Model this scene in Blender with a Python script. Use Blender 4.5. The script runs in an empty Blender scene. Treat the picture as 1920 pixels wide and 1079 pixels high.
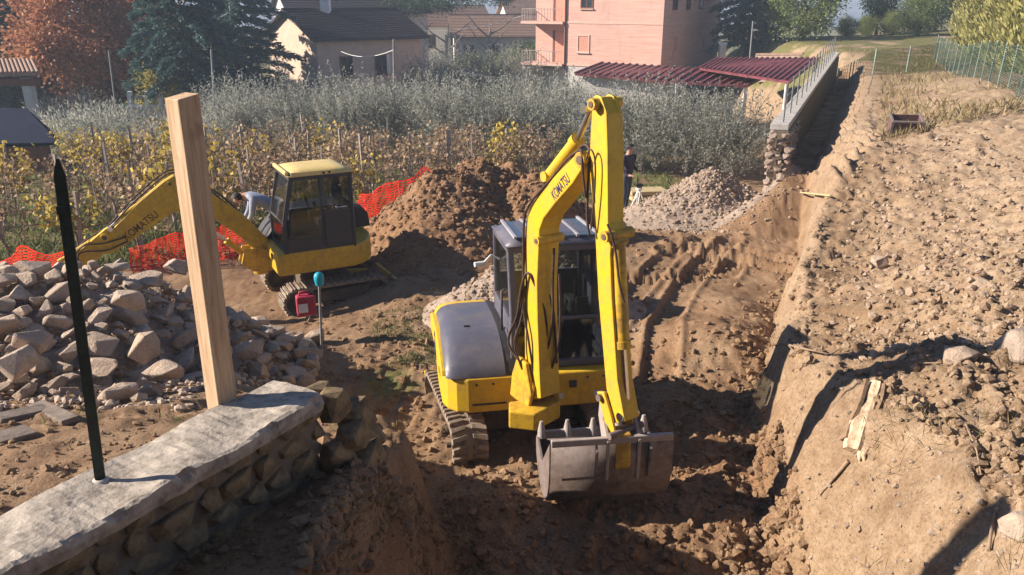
import bpy, bmesh, math, random
import numpy as np
from mathutils import Vector, Matrix

random.seed(7)
RNG = np.random.default_rng(11)
S = bpy.context.scene
COL = S.collection

# ---------------------------------------------------------------- camera, sky, sun, exposure
EYE = Vector((0.0, 0.0, 4.85))
PITCH = math.atan(0.36)
FPX = 1500.0
cam_data = bpy.data.cameras.new("camera")
cam_data.sensor_width = 36.0
cam_data.lens = 36.0 * FPX / 1920.0
cam_data.clip_start = 0.05
cam_data.clip_end = 3000.0
cam = bpy.data.objects.new("camera", cam_data)
cam.location = EYE
cam.rotation_euler = (math.pi / 2 - PITCH, 0, 0)
COL.objects.link(cam)
S.camera = cam

SUN_EL = math.radians(27.0)
SUN_AZ_DIR = Vector((-1.0, 0.02, 0)).normalized()      # horizontal direction towards the sun (left of the view)
world = bpy.data.worlds.new("World")
S.world = world
world.use_nodes = True
wn = world.node_tree
wn.nodes.clear()
sky = wn.nodes.new("ShaderNodeTexSky")
sky.sky_type = 'NISHITA'
sky.sun_disc = False
sky.sun_elevation = SUN_EL
sky.sun_rotation = math.atan2(SUN_AZ_DIR.x, SUN_AZ_DIR.y)
sky.air_density = 0.55
sky.dust_density = 0.1
sky.ozone_density = 3.0
bg = wn.nodes.new("ShaderNodeBackground")
bg.inputs[1].default_value = 0.08
wo = wn.nodes.new("ShaderNodeOutputWorld")
wn.links.new(sky.outputs[0], bg.inputs[0])
wn.links.new(bg.outputs[0], wo.inputs[0])

sun_data = bpy.data.lights.new("sun", 'SUN')
sun_data.energy = 5.0
sun_data.angle = math.radians(0.55)
sun_data.color = (1.0, 0.89, 0.75)
sun = bpy.data.objects.new("sun", sun_data)
to_sun = Vector((SUN_AZ_DIR.x * math.cos(SUN_EL), SUN_AZ_DIR.y * math.cos(SUN_EL), math.sin(SUN_EL)))
sun.rotation_euler = to_sun.to_track_quat('Z', 'Y').to_euler()
sun.location = (-30, 0, 30)
COL.objects.link(sun)

S.view_settings.view_transform = 'Standard'
S.view_settings.look = 'None'
S.view_settings.exposure = 1.12
S.view_settings.gamma = 1.0
S.view_settings.use_curve_mapping = False
S.render.engine = 'CYCLES'
S.cycles.max_bounces = 5
S.cycles.diffuse_bounces = 2
S.cycles.glossy_bounces = 2
S.cycles.transmission_bounces = 3
S.cycles.transparent_max_bounces = 8
S.cycles.use_denoising = True

# ---------------------------------------------------------------- measuring helpers
CP, SP = math.cos(PITCH), math.sin(PITCH)
def ray(px, py):
    u = (px - 960.0) / FPX; v = (py - 539.5) / FPX
    return Vector((u, CP - v * SP, -(SP + v * CP)))
def at_z(px, py, z):
    r = ray(px, py); return EYE + r * ((z - EYE.z) / r.z)
def at_y(px, py, y):
    r = ray(px, py); return EYE + r * (y / r.y)
def plane_hit(px, py, o, d):
    """where the sight line meets the vertical plane through o along horizontal direction d"""
    n = Vector((-d.y, d.x, 0)); r = ray(px, py)
    t = (o - EYE).dot(n) / r.dot(n)
    p = EYE + r * t
    return (p - Vector((o.x, o.y, 0))).dot(d), p.z

# ---------------------------------------------------------------- object helpers
WL = {}
def prop(o, label=None, cat=None, group=None, kind=None):
    if label: o['label'] = label
    if cat: o['category'] = cat
    if group: o['group'] = group
    if kind: o['kind'] = kind
    return o
def thing(name, label, cat, loc=(0, 0, 0), group=None):
    o = bpy.data.objects.new(name, None)
    o.empty_display_size = 0.2
    o.location = loc; COL.objects.link(o)
    WL[o] = Vector(loc)
    return prop(o, label, cat, group)
class MB:
    """collects boxes, prisms, tubes ... in world coordinates and links them as ONE mesh object"""
    def __init__(s): s.v = []; s.f = []; s.sm = []
    def add(s, vs, fs, M=None, smooth=False):
        k = len(s.v)
        for p in vs:
            p = Vector(p); s.v.append(M @ p if M is not None else p)
        for f in fs: s.f.append([i + k for i in f]); s.sm.append(smooth)
        return s
    def box(s, a, b, M=None):
        (x0, y0, z0), (x1, y1, z1) = a, b
        return s.add([(x0,y0,z0),(x1,y0,z0),(x1,y1,z0),(x0,y1,z0),(x0,y0,z1),(x1,y0,z1),(x1,y1,z1),(x0,y1,z1)],
              [(0,3,2,1),(4,5,6,7),(0,1,5,4),(1,2,6,5),(2,3,7,6),(3,0,4,7)], M)
    def bar(s, p, q, w, h=None, up=(0,0,1), M=None):
        """rectangular bar from p to q"""
        p, q = Vector(p), Vector(q); h = h or w
        d = (q - p).normalized(); u = Vector(up)
        if abs(d.dot(u)) > 0.97: u = Vector((0, 1, 0)) if abs(d.y) < 0.9 else Vector((1, 0, 0))
        a = d.cross(u).normalized(); b = a.cross(d).normalized()
        c = [(-1,-1),(1,-1),(1,1),(-1,1)]
        vs = [p + a*(i*w/2) + b*(j*h/2) for i, j in c] + [q + a*(i*w/2) + b*(j*h/2) for i, j in c]
        return s.add(vs, [(0,1,2,3)[::-1],(4,5,6,7),(0,1,5,4),(1,2,6,5),(2,3,7,6),(3,0,4,7)], M)
    def prism(s, poly, fn, M=None):
        """poly: 2D outline; fn(u, v, k) -> 3D point for k = 0 / 1"""
        n = len(poly)
        vs = [fn(u, v, 0) for u, v in poly] + [fn(u, v, 1) for u, v in poly]
        fs = [list(range(n))[::-1], list(range(n, 2*n))] + [(i, (i+1) % n, n+(i+1) % n, n+i) for i in range(n)]
        return s.add(vs, fs, M)
    def tube(s, pts, r, n=8, M=None, caps=True, r1=None):
        pts = [Vector(p) for p in pts]; m = len(pts); vs = []; prev = None
        for i, p in enumerate(pts):
            d = (pts[min(i+1, m-1)] - pts[max(i-1, 0)]).normalized()
            if prev is None:
                u = Vector((0,0,1)) if abs(d.z) < 0.9 else Vector((1,0,0))
                a = d.cross(u).normalized()
            else:
                a = (prev - d * prev.dot(d)).normalized()
            prev = a; b = d.cross(a)
            rr = r if r1 is None else r + (r1 - r) * i / max(1, m-1)
            if isinstance(r, (list, tuple)): rr = r[i]
            for k in range(n):
                t = 2*math.pi*k/n; vs.append(p + a*(rr*math.cos(t)) + b*(rr*math.sin(t)))
        fs = [(i*n+k, i*n+(k+1) % n, (i+1)*n+(k+1) % n, (i+1)*n+k) for i in range(m-1) for k in range(n)]
        s.add(vs, fs, M, True)
        if caps:
            s.add(vs[:n], [tuple(range(n))[::-1]], M); s.add(vs[-n:], [tuple(range(n))], M)
        return s
    def cyl(s, p, q, r, n=16, M=None): return s.tube([p, q], r, n, M)
    def grid(s, rows, M=None, smooth=True, closed=False):
        n = len(rows[0]); m = len(rows); vs = [p for r in rows for p in r]
        fs = [(i*n+k, i*n+(k+1) % n, (i+1)*n+(k+1) % n, (i+1)*n+k) for i in range(m-1) for k in range(n if closed else n-1)]
        return s.add(vs, fs, M, smooth)
    def build(s, name, mat, parent=None, loc=None, bevel=0, seg=2, solid=0):
        L = WL[parent] if parent is not None else Vector(loc if loc is not None else (0, 0, 0))
        me = bpy.data.meshes.new(name)
        me.from_pydata([tuple(p - L) for p in s.v], [], s.f)
        me.polygons.foreach_set("use_smooth", s.sm)
        me.validate()
        bm = bmesh.new(); bm.from_mesh(me); bmesh.ops.recalc_face_normals(bm, faces=bm.faces); bm.to_mesh(me); bm.free()
        for m in (mat if isinstance(mat, (list, tuple)) else [mat]): me.materials.append(m)
        o = bpy.data.objects.new(name, me); COL.objects.link(o)
        if parent is not None: o.parent = parent
        else: o.location = L
        WL[o] = L
        if solid:
            md = o.modifiers.new("t", 'SOLIDIFY'); md.thickness = solid; md.offset = 0
        if bevel:
            md = o.modifiers.new("b", 'BEVEL'); md.width = bevel; md.segments = seg; md.limit_method = 'ANGLE'; md.angle_limit = 0.6
        return o
def np_mesh(name, V, Fq, mat, col=None, smooth=False):
    """mesh from numpy vertices (n,3) and faces (m,k)"""
    me = bpy.data.meshes.new(name)
    V = np.ascontiguousarray(V, dtype=np.float32); Fq = np.ascontiguousarray(Fq, dtype=np.int32)
    k = Fq.shape[1]
    me.vertices.add(len(V)); me.vertices.foreach_set("co", V.ravel())
    me.loops.add(Fq.size); me.loops.foreach_set("vertex_index", Fq.ravel())
    me.polygons.add(len(Fq)); me.polygons.foreach_set("loop_start", np.arange(len(Fq), dtype=np.int32) * k)
    me.polygons.foreach_set("use_smooth", np.full(len(Fq), smooth))
    me.update(calc_edges=True)
    if col is not None:
        a = me.color_attributes.new("Col", 'FLOAT_COLOR', 'POINT')
        c = np.ones((len(V), 4), dtype=np.float32); c[:, :col.shape[1]] = col
        a.data.foreach_set("color", c.ravel())
    me.materials.append(mat)
    return me
def link(name, me, loc=(0,0,0), rot=(0,0,0), sc=1.0, parent=None):
    o = bpy.data.objects.new(name, me); COL.objects.link(o)
    o.location = loc; o.rotation_euler = rot
    o.scale = (sc, sc, sc) if isinstance(sc, (int, float)) else sc
    if parent is not None: o.parent = parent
    WL[o] = Vector(loc) if parent is None else WL.get(parent, Vector())
    return o

# ---------------------------------------------------------------- materials
def lin(r, g, b):
    f = lambda c: (c/255.0/12.92) if c/255.0 <= 0.04045 else ((c/255.0+0.055)/1.055)**2.4
    return (f(r), f(g), f(b))
class NT:
    def __init__(s, name):
        s.m = bpy.data.materials.new(name); s.m.use_nodes = True; s.t = s.m.node_tree; s.t.nodes.clear()
        s.out = s.n("ShaderNodeOutputMaterial")
    def n(s, typ, **kw):
        x = s.t.nodes.new(typ)
        for k, v in kw.items(): setattr(x, k, v)
        return x
    def l(s, a, b): s.t.links.new(a, b)
    def setv(s, sock, v):
        if hasattr(v, 'is_output') or isinstance(v, bpy.types.NodeSocket): s.l(v, sock)
        else:
            if isinstance(v, (tuple, list)) and len(v) == 3 and sock.type == 'RGBA': v = (*v, 1)
            sock.default_value = v
    def mix(s, a, b, fac, mode='MIX'):
        x = s.n("ShaderNodeMix", data_type='RGBA', blend_type=mode)
        s.setv(x.inputs[0], fac); s.setv(x.inputs[6], a); s.setv(x.inputs[7], b)
        return x.outputs[2]
    def math(s, op, a, b=0.0, c=None):
        x = s.n("ShaderNodeMath", operation=op); s.setv(x.inputs[0], a); s.setv(x.inputs[1], b)
        if c is not None: s.setv(x.inputs[2], c)
        return x.outputs[0]
    def noise(s, scale, detail=4, rough=0.6, vec=None, dist=0.0):
        x = s.n("ShaderNodeTexNoise"); x.inputs['Scale'].default_value = scale; x.inputs['Detail'].default_value = detail
        x.inputs['Roughness'].default_value = rough; x.inputs['Distortion'].default_value = dist
        if vec is not None: s.l(vec, x.inputs['Vector'])
        return x.outputs[0]
    def ramp(s, fac, stops):
        x = s.n("ShaderNodeValToRGB"); s.l(fac, x.inputs[0]); cr = x.color_ramp
        while len(cr.elements) < len(stops): cr.elements.new(0.5)
        for e, (p, c) in zip(cr.elements, stops):
            e.position = p; e.color = (*c, 1) if len(c) == 3 else c
        return x.outputs[0]
    def coord(s, which='Object'):
        return s.n("ShaderNodeTexCoord").outputs[which]
    def bump(s, h, strength=0.3, dist=0.02):
        x = s.n("ShaderNodeBump"); x.inputs['Strength'].default_value = strength; x.inputs['Distance'].default_value = dist
        s.l(h, x.inputs['Height']); return x.outputs[0]
    def pbr(s, color, rough=0.8, metal=0.0, normal=None, spec=0.3, **kw):
        b = s.n("ShaderNodeBsdfPrincipled")
        s.setv(b.inputs['Base Color'], color); s.setv(b.inputs['Roughness'], rough); s.setv(b.inputs['Metallic'], metal)
        s.setv(b.inputs['Specular IOR Level'], spec)
        if normal is not None: s.l(normal, b.inputs['Normal'])
        for k, v in kw.items(): s.setv(b.inputs[k.replace('_', ' ')], v)
        s.l(b.outputs[0], s.out.inputs[0]); s.b = b
        return s.m
def simple(name, c, rough=0.7, var=0.25, scale=6.0, metal=0.0, bump=0.15, spec=0.3, c2=None, bscale=None, bdist=0.01):
    t = NT(name); v = t.coord()
    n = t.noise(scale, 5, 0.65, v)
    dark = c2 or tuple(x*(1-var*1.6) for x in c); lite = tuple(min(1, x*(1+var)) for x in c)
    cc = t.ramp(n, [(0.28, dark), (0.5, c), (0.74, lite)])
    nb = t.noise(bscale or scale*7, 3, 0.6, v)
    return t.pbr(cc, rough, metal, t.bump(nb, bump, bdist), spec)
def paint(name, c, dirt=(0.16, 0.10, 0.06), amount=0.5, rough=0.42, rust=None):
    """machine paint with dust, scuffs and dirt streaks"""
    t = NT(name); v = t.coord()
    n1 = t.noise(3.0, 6, 0.7, v); n2 = t.noise(16.0, 5, 0.7, v); n3 = t.noise(60.0, 3, 0.7, v)
    base = t.mix(c, tuple(x*0.72 for x in c), t.math('MULTIPLY', n2, 0.7))
    m = t.ramp(t.math('ADD', t.math('MULTIPLY', n1, 0.6), t.math('MULTIPLY', n2, 0.4)), [(0.44, (0,0,0)), (0.66, (1,1,1))])
    base = t.mix(base, dirt, t.math('MULTIPLY', m, amount))
    mp = t.n("ShaderNodeMapping"); mp.inputs['Scale'].default_value = (14, 14, 1.6); t.l(v, mp.inputs[0])
    st_ = t.ramp(t.noise(1.0, 5, 0.7, mp.outputs[0]), [(0.55, (0,0,0)), (0.75, (1,1,1))])
    base = t.mix(base, tuple(x*0.7 for x in dirt), t.math('MULTIPLY', st_, amount*0.55))
    ch = t.ramp(n3, [(0.66, (0,0,0)), (0.72, (1,1,1))])
    base = t.mix(base, rust or (0.10, 0.05, 0.03), t.math('MULTIPLY', t.math('MULTIPLY', ch, n1), amount*1.6))
    return t.pbr(base, t.math('ADD', rough, t.math('MULTIPLY', m, 0.35)), 0.0, t.bump(n2, 0.05, 0.01), 0.4)
M = {}
M['yellow'] = paint('yellow_paint', (0.74, 0.46, 0.018), dirt=(0.30,0.19,0.09), amount=0.48)
M['yellow2'] = paint('dusty_yellow_paint', (0.66, 0.40, 0.02), amount=0.45)
M['yellow_dust'] = paint('sun_bleached_yellow_paint', (0.74, 0.55, 0.20), dirt=(0.45,0.34,0.2), amount=0.6)
M['yellow_worn'] = paint('worn_yellow_paint', (0.70, 0.43, 0.03), dirt=(0.20,0.10,0.04), amount=0.95)
M['grey_paint'] = paint('grey_paint', (0.095, 0.095, 0.13), dirt=(0.24,0.19,0.16), amount=0.35, rough=0.38)
M['dark_paint'] = paint('dark_paint', (0.035, 0.034, 0.04), dirt=(0.14,0.10,0.07), amount=0.35, rough=0.45)
M['black'] = simple('black_rubber_hose', (0.022, 0.017, 0.016), 0.6, 0.3)
M['hose'] = simple('dusty_hose', (0.07, 0.04, 0.032), 0.6, 0.4, 20)
M['rubber'] = simple('muddy_track_rubber', (0.26, 0.20, 0.155), 0.9, 0.4, 9, c2=(0.09,0.07,0.055), bump=0.4)
M['steel'] = paint('worn_steel', (0.23, 0.185, 0.175), dirt=(0.095,0.055,0.034), amount=0.95, rough=0.5)
M['bright_steel'] = paint('bright_worn_steel', (0.42, 0.37, 0.35), dirt=(0.26,0.17,0.11), amount=0.6, rough=0.4)
M['chrome'] = simple('chrome_rod', (0.62, 0.60, 0.60), 0.22, 0.1, 8, metal=1.0, bump=0.02)
M['mudsteel'] = paint('muddy_steel', (0.10, 0.075, 0.055), dirt=(0.20,0.13,0.08), amount=0.8, rough=0.8)
M['seat'] = simple('seat_vinyl', (0.03, 0.03, 0.032), 0.6, 0.3)
M['white'] = simple('white_paint', (0.72, 0.71, 0.68), 0.6, 0.12)
M['navy'] = simple('navy_lettering', (0.035, 0.03, 0.10), 0.6, 0.2)
M['brownletter'] = simple('brown_lettering', (0.10, 0.05, 0.02), 0.6, 0.2)
def glass_mat(name, tint=(0.30,0.33,0.34), refl=0.04):
    t = NT(name)
    tr = t.n("ShaderNodeBsdfTransparent"); tr.inputs[0].default_value = (*tint, 1)
    gl = t.n("ShaderNodeBsdfGlossy"); gl.inputs['Roughness'].default_value = 0.06
    df = t.n("ShaderNodeBsdfDiffuse"); df.inputs[0].default_value = (0.20, 0.17, 0.14, 1)
    lw = t.n("ShaderNodeLayerWeight"); lw.inputs[0].default_value = 0.25
    m1 = t.n("ShaderNodeMixShader"); t.l(t.math('ADD', t.math('MULTIPLY', lw.outputs[1], 0.5), refl), m1.inputs[0]); t.l(tr.outputs[0], m1.inputs[1]); t.l(gl.outputs[0], m1.inputs[2])
    m2 = t.n("ShaderNodeMixShader"); t.l(t.math('MULTIPLY', t.noise(3, 5, 0.7, t.coord()), 0.05), m2.inputs[0]); t.l(m1.outputs[0], m2.inputs[1]); t.l(df.outputs[0], m2.inputs[2])
    t.l(m2.outputs[0], t.out.inputs[0]); return t.m
M['glass'] = glass_mat('dusty_cab_glass', (0.72,0.75,0.75))
M['glass_dark'] = glass_mat('dark_cab_glass', (0.55,0.58,0.58))
M['window'] = simple('dark_window_pane', (0.03, 0.035, 0.05), 0.12, 0.2, 2, bump=0.0, spec=0.6)
def leaf_mat(name, c1, c2, c3, trans=0.35, rough=0.6):
    """leaf colour picked per leaf from a stored tone value"""
    t = NT(name)
    a = t.n("ShaderNodeAttribute"); a.attribute_name = "Col"
    sp = t.n("ShaderNodeSeparateColor"); t.l(a.outputs[0], sp.inputs[0])
    oi = t.n("ShaderNodeObjectInfo")
    f = t.math('ADD', t.math('MULTIPLY', sp.outputs[0], 0.8), t.math('MULTIPLY', oi.outputs['Random'], 0.2))
    c = t.ramp(f, [(0.08, c1), (0.5, c2), (0.92, c3)])
    d = t.n("ShaderNodeBsdfPrincipled"); t.l(c, d.inputs[0]); d.inputs['Roughness'].default_value = rough; d.inputs['Specular IOR Level'].default_value = 0.2
    tr = t.n("ShaderNodeBsdfTranslucent"); t.l(c, tr.inputs[0])
    mx = t.n("ShaderNodeMixShader"); mx.inputs[0].default_value = trans
    t.l(d.outputs[0], mx.inputs[1]); t.l(tr.outputs[0], mx.inputs[2]); t.l(mx.outputs[0], t.out.inputs[0])
    return t.m
M['olive_leaf'] = leaf_mat('olive_leaf', (0.18,0.18,0.15), (0.34,0.34,0.29), (0.50,0.50,0.44), 0.5)
M['vine_yellow'] = leaf_mat('yellow_vine_leaf', (0.28,0.18,0.04), (0.46,0.33,0.06), (0.58,0.46,0.10))
M['vine_brown'] = leaf_mat('brown_vine_leaf', (0.20,0.125,0.075), (0.37,0.245,0.145), (0.50,0.37,0.23))
M['autumn'] = leaf_mat('autumn_leaf', (0.30,0.12,0.06), (0.48,0.22,0.11), (0.60,0.33,0.18))
M['cedar'] = leaf_mat('cedar_needle', (0.04,0.085,0.08), (0.09,0.155,0.14), (0.16,0.235,0.20), 0.2)
M['dark_leaf'] = leaf_mat('dark_leaf', (0.018,0.04,0.025), (0.045,0.08,0.04), (0.09,0.13,0.06), 0.2)
M['bush_leaf'] = leaf_mat('bush_leaf', (0.07,0.105,0.035), (0.17,0.215,0.075), (0.31,0.33,0.12), 0.3)
M['cypress'] = leaf_mat('cypress_leaf', (0.10,0.11,0.03), (0.27,0.26,0.085), (0.43,0.38,0.15), 0.25)
M['yellow_bush'] = leaf_mat('yellow_bush_leaf', (0.16,0.14,0.03), (0.30,0.25,0.06), (0.40,0.34,0.10))
M['dry_grass'] = leaf_mat('dry_grass_blade', (0.16,0.12,0.06), (0.30,0.235,0.12), (0.42,0.34,0.19))
M['green_grass'] = leaf_mat('green_grass_blade', (0.06,0.085,0.022), (0.13,0.16,0.05), (0.24,0.24,0.09))
M['rootbark'] = simple('root_bark', (0.22, 0.145, 0.09), 0.9, 0.4, 14, bump=0.5)
M['bark'] = simple('bark', (0.10, 0.075, 0.06), 0.9, 0.4, 12, bump=0.5)
M['greybark'] = simple('grey_bark', (0.22, 0.19, 0.165), 0.9, 0.35, 14, bump=0.4)
# ---------------------------------------------------------------- terrain
def _h(ix, iy, seed):
    n = (ix.astype(np.int64) * 374761393 + iy.astype(np.int64) * 668265263 + seed * 1442695041) & 0xffffffff
    n = ((n ^ (n >> 13)) * 1274126177) & 0xffffffff
    n = ((n ^ (n >> 16)) * 2246822519) & 0xffffffff
    return ((n ^ (n >> 15)) & 0xffffff) / float(0xffffff)
def vnoise(x, y, seed=0):
    ix = np.floor(x); iy = np.floor(y); fx = x - ix; fy = y - iy
    fx = fx*fx*(3-2*fx); fy = fy*fy*(3-2*fy)
    a = _h(ix, iy, seed); b = _h(ix+1, iy, seed); c = _h(ix, iy+1, seed); d = _h(ix+1, iy+1, seed)
    return (a*(1-fx)+b*fx)*(1-fy) + (c*(1-fx)+d*fx)*fy
def fbm(x, y, f, octv=4, seed=0, gain=0.5):
    s = 0; a = 1; tot = 0
    for o in range(octv):
        s = s + a*(vnoise(x*f + 17.3*o, y*f + 9.1*o, seed+o) - 0.5); tot += a; a *= gain; f *= 2.03
    return s / tot * 2
def clods(x, y, f, seed, rmin=0.25, rmax=0.62, dens=0.75):
    """rounded lumps: a random dome in every cell of a jittered grid"""
    gx = x*f; gy = y*f; ix = np.floor(gx); iy = np.floor(gy); best = np.zeros_like(gx)
    for ox in (-1, 0, 1):
        for oy in (-1, 0, 1):
            cx = ix+ox; cy = iy+oy
            px = cx + _h(cx, cy, seed); py = cy + _h(cx, cy, seed+1)
            r = rmin + (rmax-rmin)*_h(cx, cy, seed+2)**2
            on = _h(cx, cy, seed+3) < dens
            d2 = ((gx-px)**2 + (gy-py)**2) / (r*r)
            hgt = np.where(on, r*np.sqrt(np.clip(1-d2, 0, 1)), 0)
            best = np.maximum(best, hgt)
    return best / f
def sstep(t): t = np.clip(t, 0, 1); return t*t*(3-2*t)
def bump(X, Y, cx, cy, rx, ry, h, p=1.0):
    d = ((X-cx)/rx)**2 + ((Y-cy)/ry)**2
    return h*np.exp(-d*p)
LEFT = ([-30,3,4.6,5.6,7,9,11,13,16,20,30,45,65,100,260], [2.1,1.95,1.8,1.62,1.2,0.5,0.0,-0.42,-0.55,-0.7,-1.4,-2.4,-3.3,-4.2,-5])
PIT = ([-30,3,4.6,5.4,6.1,6.9,8,9,14,17,19,22,30,45,65,100,260], [-0.25,-0.2,-0.15,-0.1,0.12,0.12,0.0,0.0,-0.1,-0.15,-0.3,-0.7,-1.4,-2.4,-3.3,-4.2,-5])
EDGE = ([-30,3,4,5,5.8,6.3,7,8,9.5,30], [-0.8,-0.75,-0.7,-0.5,-0.42,-0.55,-0.95,-1.5,-1.6,-1.6])
EDGEW = ([-30,5.6,6.4,7.2,8.4,10], [0.38,0.42,0.8,1.3,1.9,2.2])
TOE = ([-30,3,5.9,7,8.5,10.9,13,15.7,17,18.5,43,47,52,60,260], [2.2,2.3,2.42,2.55,2.88,3.8,4.75,5.9,6.4,7.0,17.7,18.6,16.5,16,30])
TOEW = ([-30,5.3,7,8.5,11,14,16,18,20,45,52], [1.1,1.0,0.52,0.4,0.34,0.36,0.6,1.0,1.1,1.1,4.0])
TERR = ([-30,3,6,9,11,14,17,20,30,45,60,72,100,260], [2.1,2.0,1.72,1.52,1.38,1.5,1.75,1.9,1.75,1.75,2.0,1.6,-5,-9])
wall_x = lambda Y: 6.05 + (Y-18.75)*0.432
def base_height(X, Y):
    i = lambda t: np.interp(Y, *t)
    left, pit = i(LEFT), i(PIT)
    m = sstep((i(EDGE) - X) / i(EDGEW))
    z = pit*(1-m) + left*m
    z = z + bump(X, Y, 1.1, 6.45, 0.8, 0.45, 0.10)          # heap that the bucket rests on
    z = z + bump(X, Y, -0.15, 6.75, 0.5, 0.5, 0.22)
    z = z + bump(X, Y, 2.2, 8.0, 0.7, 0.8, 0.28) + bump(X, Y, 2.9, 10.6, 1.0, 1.0, 0.5) + bump(X, Y, 3.6, 12.2, 0.6, 0.8, 0.28)
    z = z + bump(X, Y, 1.9, 6.3, 0.6, 0.35, 0.14)
    z = z + bump(X, Y, -1.0, 4.3, 0.35, 1.0, 0.12)            # earth heaped against the near wall
    fr = 1-sstep((Y-18.1)/0.5)
    m2 = sstep((Y-16.9)/1.7) * sstep((X-wall_x(Y)-0.05+1.3*fr)/(0.3+1.5*fr))
    z = z + (0.95 - z)*m2
    ter = i(TERR) + 0.035*np.clip(X-i(TOE)-1, 0, 40)
    ter = ter + 0.55*sstep((X-i(TOE)-1.2)/3.5)*sstep((Y-7)/4)*(1-sstep((Y-24)/12))
    ter = ter + 0.40*sstep((X-i(TOE)-0.9)/3.0)*sstep((Y-4.6)/2)*(1-sstep((Y-8)/4))
    ter = ter - 0.32*(1-sstep((X-i(TOE)-0.3)/2.2))*sstep((Y-6.6)/1.2)*(1-sstep((Y-15)/2))
    s = np.clip((X - i(TOE) + 0.16*fbm(X, Y, 0.5, 2, 77) + 0.16*fbm(X, Y, 2.1, 4, 78)) / i(TOEW), 0, 1)
    z = z + (np.maximum(ter, z) - z) * (1-(1-s)**1.7)
    z = z + 2.0*sstep((X-28)/40)*sstep((Y-30)/30)*(1-sstep((Y-75)/30))
    return z
RUTS = []   # (polyline, half gauge, depth) tracks pressed into the soil
def rut(pts, w=0.2, depth=0.05, lug=0.14):
    P_ = np.array(pts, float); RUTS.append((P_, w, depth, lug))
for off in (0, 0.85):
    rut([(1.1+off, 9.6), (1.5+off, 11.5), (2.2+off, 13.5), (3.1+off, 15.5), (4.2+off*0.8, 17.0)], 0.2, 0.07)
    rut([(0.6+off, 14.8), (1.8+off, 14.3), (3.2+off, 14.4), (4.6, 15.2+off*0.4)], 0.2, 0.06)
    rut([(-6.5, 6.0-off), (-4.5, 6.1-off), (-2.9, 6.9-off*0.8), (-1.7, 8.2-off), (-1.6+off*0.5, 10)], 0.19, 0.022, 0.11)
rut([(-3.4, 4.0), (-4.6, 5.0), (-6.2, 5.6)], 0.2, 0.02, 0.11)
rut([(3.6, 16.6), (4.9, 16.0), (5.6, 15.2)], 0.25, 0.10, 0.18)
rut([(3.3, 16.1), (4.6, 15.4), (5.3, 14.6)], 0.25, 0.10, 0.18)
def rut_height(X, Y):
    z = np.zeros_like(X)
    for P_, w, dep, lug in RUTS:
        sel = (X > P_[:,0].min()-1) & (X < P_[:,0].max()+1) & (Y > P_[:,1].min()-1) & (Y < P_[:,1].max()+1)
        if not sel.any(): continue
        x, y = X[sel], Y[sel]; best = np.full(x.shape, 9.0); arc = np.zeros_like(x); s0 = 0
        for a, b in zip(P_[:-1], P_[1:]):
            d = b-a; L = np.hypot(*d); t = np.clip(((x-a[0])*d[0]+(y-a[1])*d[1])/(L*L), 0, 1)
            dd = np.hypot(x-a[0]-t*d[0], y-a[1]-t*d[1]); k = dd < best
            best = np.where(k, dd, best); arc = np.where(k, s0+t*L, arc); s0 += L
        inside = 1-sstep((best-w)/0.06)
        rim = np.exp(-((best-w-0.07)/0.06)**2)
        z[sel] += -dep*inside + dep*0.7*rim + min(0.03, dep*0.5)*inside*np.sin(arc/lug*2*np.pi)
    return z
def rough_mask(X, Y):
    """how lumpy the soil is: cut bank smooth, spoil rough, trodden floor in between"""
    i = lambda t: np.interp(Y, *t)
    s = (X - i(TOE)) / i(TOEW)
    face = sstep((s+0.05)/0.15)*(1-sstep((s-0.85)/0.4))*(1-sstep((Y-15)/2))
    terr = sstep((s-0.8)/0.5)
    left = sstep((i(EDGE)-0.35-X)/0.5)
    r = 0.75 - 0.36*face + 0.45*terr - 0.38*left*(1-terr)
    flat = bump(X, Y, 3.0, 14.2, 2.6, 2.6, 0.55) + bump(X, Y, 2.2, 11.5, 0.7, 1.2, 0.25)
    r = r - flat*(1-terr)
    r = r + bump(X, Y, 2.1, 7.6, 0.9, 1.3, 0.6) + bump(X, Y, -0.7, 5.6, 0.8, 0.7, 0.55) + bump(X, Y, 4.8, 5.3, 1.3, 2.2, 0.5)
    r = r * (1 - 0.75*sstep((Y-22)/12))
    near = np.exp(-((X-0.9)/1.5)**2-((Y-4.9)/0.8)**2)
    return np.clip(r + 0.3*near, 0.06, 1.6)
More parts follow.
